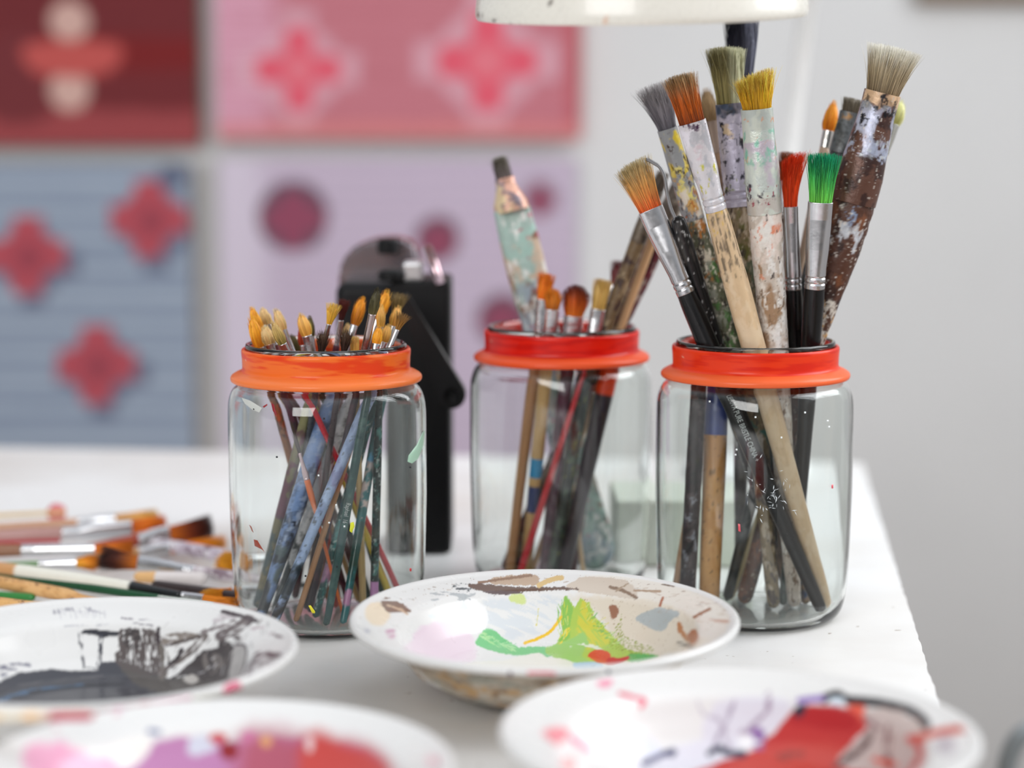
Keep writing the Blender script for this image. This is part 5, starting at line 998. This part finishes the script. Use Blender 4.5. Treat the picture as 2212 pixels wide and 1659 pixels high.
loose('ochre stick with dark red spatters, nearest the black paint plate', 150, 1318, .008, -220, 1290, .010, name='wooden_dowel', cat='stick', fend=None, hw=[(150, 20), (0, 34), (-220, 30)], base=(214, 166, 104), paint=[((120, 30, 30), .0022, .12), ((60, 40, 40), .0016, .05)])
loose('round golden headed brush lying beside the left jar', 468, 1222, .010, 760, 1180, .006, root=520, fend=575, w=(60, 36, 22), flat=.6, hw=[(570, 20), (760, 14)], base=(60, 50, 50), hair=dict(c=((200, 120, 20), (222, 146, 24), (230, 160, 40)), shape='dome', belly=.2, n=500))
loose('wide amber haired brush lying low beside the left jar', 428, 1290, .006, 700, 1262, .004, root=500, fend=560, w=(30, 30, 22), flat=.6, hw=[(555, 20), (700, 14)], base=(50, 50, 50), hair=dict(c=((190, 106, 20), (222, 136, 24), (230, 150, 40)), shape='dome', n=400))
loose('lilac streaked handle pointing at the left jar', 482, 1200, .010, 300, 1166, .006, name='wooden_dowel', cat='stick', fend=None, hw=[(482, 30), (400, 28), (300, 20)], base=(196, 184, 196), paint=[((120, 96, 110), .003, .3), ((226, 222, 226), .004, .3)])
loose('white stubby stick lying over the black handled one', 436, 1250, .008, 290, 1246, .006, name='chalk_stick', cat='stick', fend=None, hw=[(436, 30), (340, 28), (290, 24)], base=(222, 214, 212), bands=[((222, 176, 120), 290, 340)])
loose('black matt handle lying towards the left jar', 530, 1290, .006, 330, 1262, .005, name='wooden_dowel', cat='stick', fend=None, hw=[(530, 22), (330, 20)], base=(52, 40, 40))
loose('thin crimson stick among the brown brush handles', 128, 1168, .008, -200, 1178, .006, name='wooden_dowel', cat='stick', fend=None, hw=[(128, 9), (-200, 8)], base=(170, 24, 40))
loose('leaf green stick glimpsed between the ochre handles', 70, 1290, .004, -220, 1270, .004, name='wooden_dowel', cat='stick', fend=None, hw=[(70, 16), (-220, 14)], base=(50, 130, 60))
loose('pale green stick tucked under the cream handle', 60, 1244, .003, -200, 1228, .003, name='wooden_dowel', cat='stick', fend=None, hw=[(60, 12), (-200, 12)], base=(90, 150, 90))

# ------------------------------------------------------------------ black device behind the left jar
def device():
    Y0 = 1.262; A = at(970, 1250, Y0); sc = depth(A) / F_PX; x1 = A[0] + .0005; root = empty('tabletop_radio', (x1 - .03, Y0 + .03, 0.0003))
    tag(root, 'black upright radio with chrome top and diagonal carry handle behind the left jar', 'radio')
    org = np.array(root.location); blk = flat_mat('black plastic', (6, 6, 8), .5, coat=.0, spec=.25, nscale=200); gry = flat_mat('smoked chrome', (150, 140, 146), .2, metallic=.9)
    ztop = at(925, 612, Y0)[2]; xl = at(838, 900, Y0)[0]; xh = at(722, 700, Y0 + .03)[0]
    bevel_box('case', ((xl + x1) / 2 - org[0], .03, ztop / 2), (x1 - xl, .06, ztop - .001), blk, root, .003, 3)
    zm = at(860, 830, Y0)[2]
    bevel_box('upper_case', ((xh + xl) / 2 - org[0] + .006, .035, (ztop + zm) / 2 - .0015), (xl - xh + .012, .05, ztop - zm - .003), blk, root, .007, 5)
    # chrome dome above the case
    z1 = at(780, 520, Y0 + .06)[2]; xa, xb = at(719, 600, Y0 + .05)[0], at(905, 600, Y0 + .05)[0]
    ptsl = [(xa, zm + .03), (xa, ztop + .001), (xa + .006, ztop + .013), (xa + .016, z1 - .003), (xa + .028, z1), (xb - .012, z1), (xb - .004, z1 - .005), (xb, ztop - .002), (xb, zm + .03)]
    bm = bmesh.new(); fr = [bm.verts.new((x - org[0], .0615, z)) for x, z in ptsl]; bk = [bm.verts.new((x - org[0], .090, z)) for x, z in ptsl]
    bm.faces.new(fr); bm.faces.new(bk[::-1]); n = len(fr)
    for i in range(n): bm.faces.new((fr[i], bk[i], bk[(i + 1) % n], fr[(i + 1) % n]))
    bmesh.ops.recalc_face_normals(bm, faces=bm.faces); bmesh.ops.bevel(bm, geom=bm.edges[:], offset=.0025, segments=3, affect='EDGES')
    me = bpy.data.meshes.new('chrome_dome'); bm.to_mesh(me); bm.free(); me.materials.append(gry); o = bpy.data.objects.new('chrome_dome', me); COL.objects.link(o); o.parent = root
    def cyl(name, px, py, Yd, r, h, mat):
        P = at(px, py, Yd) - org; V, Q, T = loft([(0, r * .9, r * .9), (.0006, r, r), (h - .002, r, r), (h - .0006, r * .85, r * .85), (h, r * .6, r * .6)], 32, 20); mesh_obj(name, V + P, Q, mat, root, T=T)
    cyl('knob', 838, 548, Y0 + .075, .0068, .010, blk); cyl('dial', 845, 606, Y0 + .03, .0082, .007, blk)
    bevel_box('silver_panel', tuple(at(893, 585, Y0 + .04) - org), (.012, .02, .012), flat_mat('brushed silver', (206, 206, 208), .3, metallic=.9), root, .002)
    tube('antenna', np.array([at(950, 612, Y0 + .03), at(938, 572, Y0 + .03), at(922, 532, Y0 + .032)]) - org, [.0028, .0032, .0030], flat_mat('rosy chrome', (196, 170, 176), .15, metallic=1.0), root)
    # carry handle: flat bar folded across the front, round pivot at its low end
    a = at(868, 640, Y0 - .012) - org; b = at(976, 852, Y0 - .012) - org; d = b - a; L = np.linalg.norm(d); d /= L; s = np.array([d[2], 0, -d[0]])
    w0, w1 = .0035, .0085; pl = [a + s * w0, a - s * w0]; pl += [b - s * w1 + 0 * d]; k = 14
    pl += [b + w1 * (-s * math.cos(t) + d * math.sin(t)) for t in np.linspace(0, math.pi, k)[1:-1]]; pl += [b + s * w1]
    bm = bmesh.new(); f1 = [bm.verts.new(p + np.array([0, -.004, 0])) for p in pl]; f2 = [bm.verts.new(p + np.array([0, .0108, 0])) for p in pl]; n = len(pl)
    bm.faces.new(f1); bm.faces.new(f2[::-1])
    for i in range(n): bm.faces.new((f1[i], f2[i], f2[(i + 1) % n], f1[(i + 1) % n]))
    bmesh.ops.recalc_face_normals(bm, faces=bm.faces); bmesh.ops.bevel(bm, geom=bm.edges[:], offset=.0008, segments=2, affect='EDGES')
    me = bpy.data.meshes.new('carry_handle'); bm.to_mesh(me); bm.free(); me.materials.append(flat_mat('black handle plastic', (10, 10, 12), .35, spec=.3)); o = bpy.data.objects.new('carry_handle', me); COL.objects.link(o); o.parent = root
    tube('pivot', np.array([b + np.array([0, -.0062, 0]), b + np.array([0, -.004, 0])]), .0045, blk, o)
device()

# pale box glimpsed between the middle and right jars
A = on(1300, 1236, 0); B = on(1640, 1236, 0); h = at(1450, 1092, A[1])[2]
tag(bevel_box('low_box', ((A[0] + B[0]) / 2 + .004, A[1] + .05, h / 2 + .0004), (B[0] - A[0] - .012, .07, h), flat_mat('pale sage card', (206, 212, 200), .7), None, .002), 'pale sage low box standing behind the middle and right jars', 'box')

# ------------------------------------------------------------------ desk lamp
def lamp():
    Yl = 1.060; dd = 1.085; cx_ = (1375 - CX) / F_PX * dd; root = empty('desk_lamp'); tag(root, 'white enamel desk lamp hanging its shade over the tall brushes', 'lamp')
    pb = on(1612, 1020, 0); root.location = (pb[0], pb[1], 0.0003); org = np.array(root.location)
    R = 347 / F_PX * dd; zc = at(1375, 40, Yl)[2]
    prof = [(R * .985, .0008), (R, 0), (R * 1.002, .0012), (R * .998, .004), (R * .985, .012), (R * .955, .028), (R * .88, .055), (R * .74, .082), (R * .52, .102), (R * .30, .112), (R * .26, .13), (R * .24, .15), (.0001, .152), (.0001, .150), (R * .22, .148), (R * .24, .11), (R * .5, .099), (R * .72, .079), (R * .86, .053), (R * .94, .027), (R * .975, .010), (R * .985, .0008)]
    V, Q = lathe(smooth_prof(prof, 150), 240)
    Mx = Matrix.Rotation(math.radians(-1.0), 4, 'Y') @ Matrix.Rotation(math.radians(5.4), 4, 'X')
    r3 = np.array(Mx.to_3x3()); off = np.array([cx_, Yl, zc])
    V = V @ r3.T + off; px, py = proj(V); col = np.repeat(lin((232, 229, 219))[None], len(V), 0); p = Painter(px, py, col, V[:, 1] < Yl, 600)
    p.line([(1183, 0), (1190, 14), (1200, 24)], 1.6, (70, 58, 54), 1, 4, .6); p.line([(1190, -4), (1203, 8), (1210, 28), (1216, 38)], 2, (60, 48, 46), 1, 4, .6); p.line([(1198, 2), (1214, 14), (1218, 34)], 1.6, (80, 66, 60), 1, 4, .6); p.line([(1186, 4), (1200, 12), (1204, 26), (1212, 34)], 1.4, (80, 66, 60), 1, 3, .6)
    p.poly([*circ(1309, 45, 4, 6)], (222, 190, 168), 1, 5, 1.2); p.line([(1028, 30), (1060, 42), (1120, 54)], 3, (120, 112, 104), 1.4, 6, 1, dry=.3); p.line([(1388, 22), (1390, 30)], 1.6, (200, 196, 190), .5, 4, .6)
    sh = mesh_obj('lamp_shade', V - org, Q, vc_mat('cream enamel', .28, coat=.4, rvar=.05, var=.02), root, col)
    # bulb
    bm = bmesh.new(); bmesh.ops.create_uvsphere(bm, u_segments=32, v_segments=20, radius=.026)
    for v in bm.verts:
        if v.co.z > 0: v.co.z *= 1.5; v.co.x *= 1 - v.co.z * 12 * .6 if v.co.z < .03 else .45; v.co.y *= 1 - v.co.z * 12 * .6 if v.co.z < .03 else .45
    me = bpy.data.meshes.new('bulb'); bm.to_mesh(me); bm.free(); me.materials.append(flat_mat('frosted bulb', (240, 240, 236), .3)); o = bpy.data.objects.new('bulb', me); COL.objects.link(o); o.parent = root
    for q in me.polygons: q.use_smooth = True
    o.location = off + np.array(Mx @ Vector((0, 0, .070))) - org
    # leaning pole up to the joint and arm to the shade
    wm = flat_mat('white lacquered tube', (250, 252, 252), .35)
    top = at(1762, -130, pb[1]); tube('pole', [np.array([0, 0, .012]), (np.array(top) - org) * .5, np.array(top) - org], .0071, wm, root, 24)
    jt = np.array(top) - org; cap = off + np.array(Mx @ Vector((0, 0, .150))) - org
    tube('arm', bez([jt, (jt + cap) / 2 + np.array([0, 0, .05]), cap], 24), .006, wm, root, 20)
    bm = bmesh.new(); bmesh.ops.create_uvsphere(bm, u_segments=24, v_segments=16, radius=.012); bmesh.ops.translate(bm, vec=jt, verts=bm.verts); me = bpy.data.meshes.new('joint'); bm.to_mesh(me); bm.free(); me.materials.append(wm); o = bpy.data.objects.new('joint', me); COL.objects.link(o); o.parent = root
    V, Q, T = loft([(0, .052, .052), (.001, .055, .055), (.006, .055, .055), (.009, .05, .05), (.012, .02, .02), (.014, .012, .012)], 64, 30); mesh_obj('base', V, Q, wm, root, T=T)
lamp()

# framed thing high on the wall, and a grey chair back below the table corner
def wall_frame():
    A = at(1985, 4, WALLY - .02); B = at(2420, 4, WALLY - .02); root = empty('picture_frame', ((A[0] + B[0]) / 2, WALLY - .003, A[2])); tag(root, 'small brown frame on the wall at the upper right corner', 'picture frame')
    w = B[0] - A[0]; br = flat_mat('brown wood', (128, 108, 92), .6)
    for n_, c, s in (('frame_rail', (0, -.010, .008), (w, .02, .016)), ('frame_rail', (0, -.010, w - .008), (w, .02, .016)), ('frame_rail', (-w / 2 + .008, -.010, w / 2), (.016, .0198, w - .034)), ('frame_rail', (w / 2 - .008, -.010, w / 2), (.016, .0198, w - .034))): bevel_box(n_, c, s, br, root, .002)
    bevel_box('picture', (0, -.006, w / 2), (w - .03, .008, w - .03), flat_mat('faded print', (190, 186, 176), .8, nscale=12, var=.2), root, 0)
wall_frame()
def chair():
    Yc = 1.55; root = empty('chair', (.40, Yc, FLOORZ + .0005)); tag(root, 'grey metal tube chair beyond the right edge of the table', 'chair'); org = np.array(root.location); g = flat_mat('grey tube', (150, 158, 162), .4, metallic=.3)
    pts = [at(2172, 1900, Yc), at(2172, 1700, Yc), at(2182, 1630, Yc), at(2212, 1585, Yc), at(2270, 1572, Yc), at(2400, 1568, Yc), at(2560, 1572, Yc), at(2620, 1620, Yc), at(2632, 1700, Yc), at(2632, 1900, Yc)]
    p = np.array(pts) - org; lo1 = p[0].copy(); lo1[2] = 0.0; lo2 = p[-1].copy(); lo2[2] = 0.0
    tube('back_tube', bez(np.vstack([lo1, p, lo2]), 120), .0075, g, root, 16)
    xs = (p[0][0] + p[-1][0]) / 2; w = p[-1][0] - p[0][0]
    bevel_box('seat', (xs, -.16, .40), (w, .30, .02), flat_mat('grey seat', (140, 146, 150), .5), root, .006)
    for sx_ in (-1, 1): tube('leg', [np.array([xs + sx_ * (w / 2 - .02), -.29, .392]), np.array([xs + sx_ * (w / 2 - .01), -.30, 0.0])], .0075, g, root)
chair()
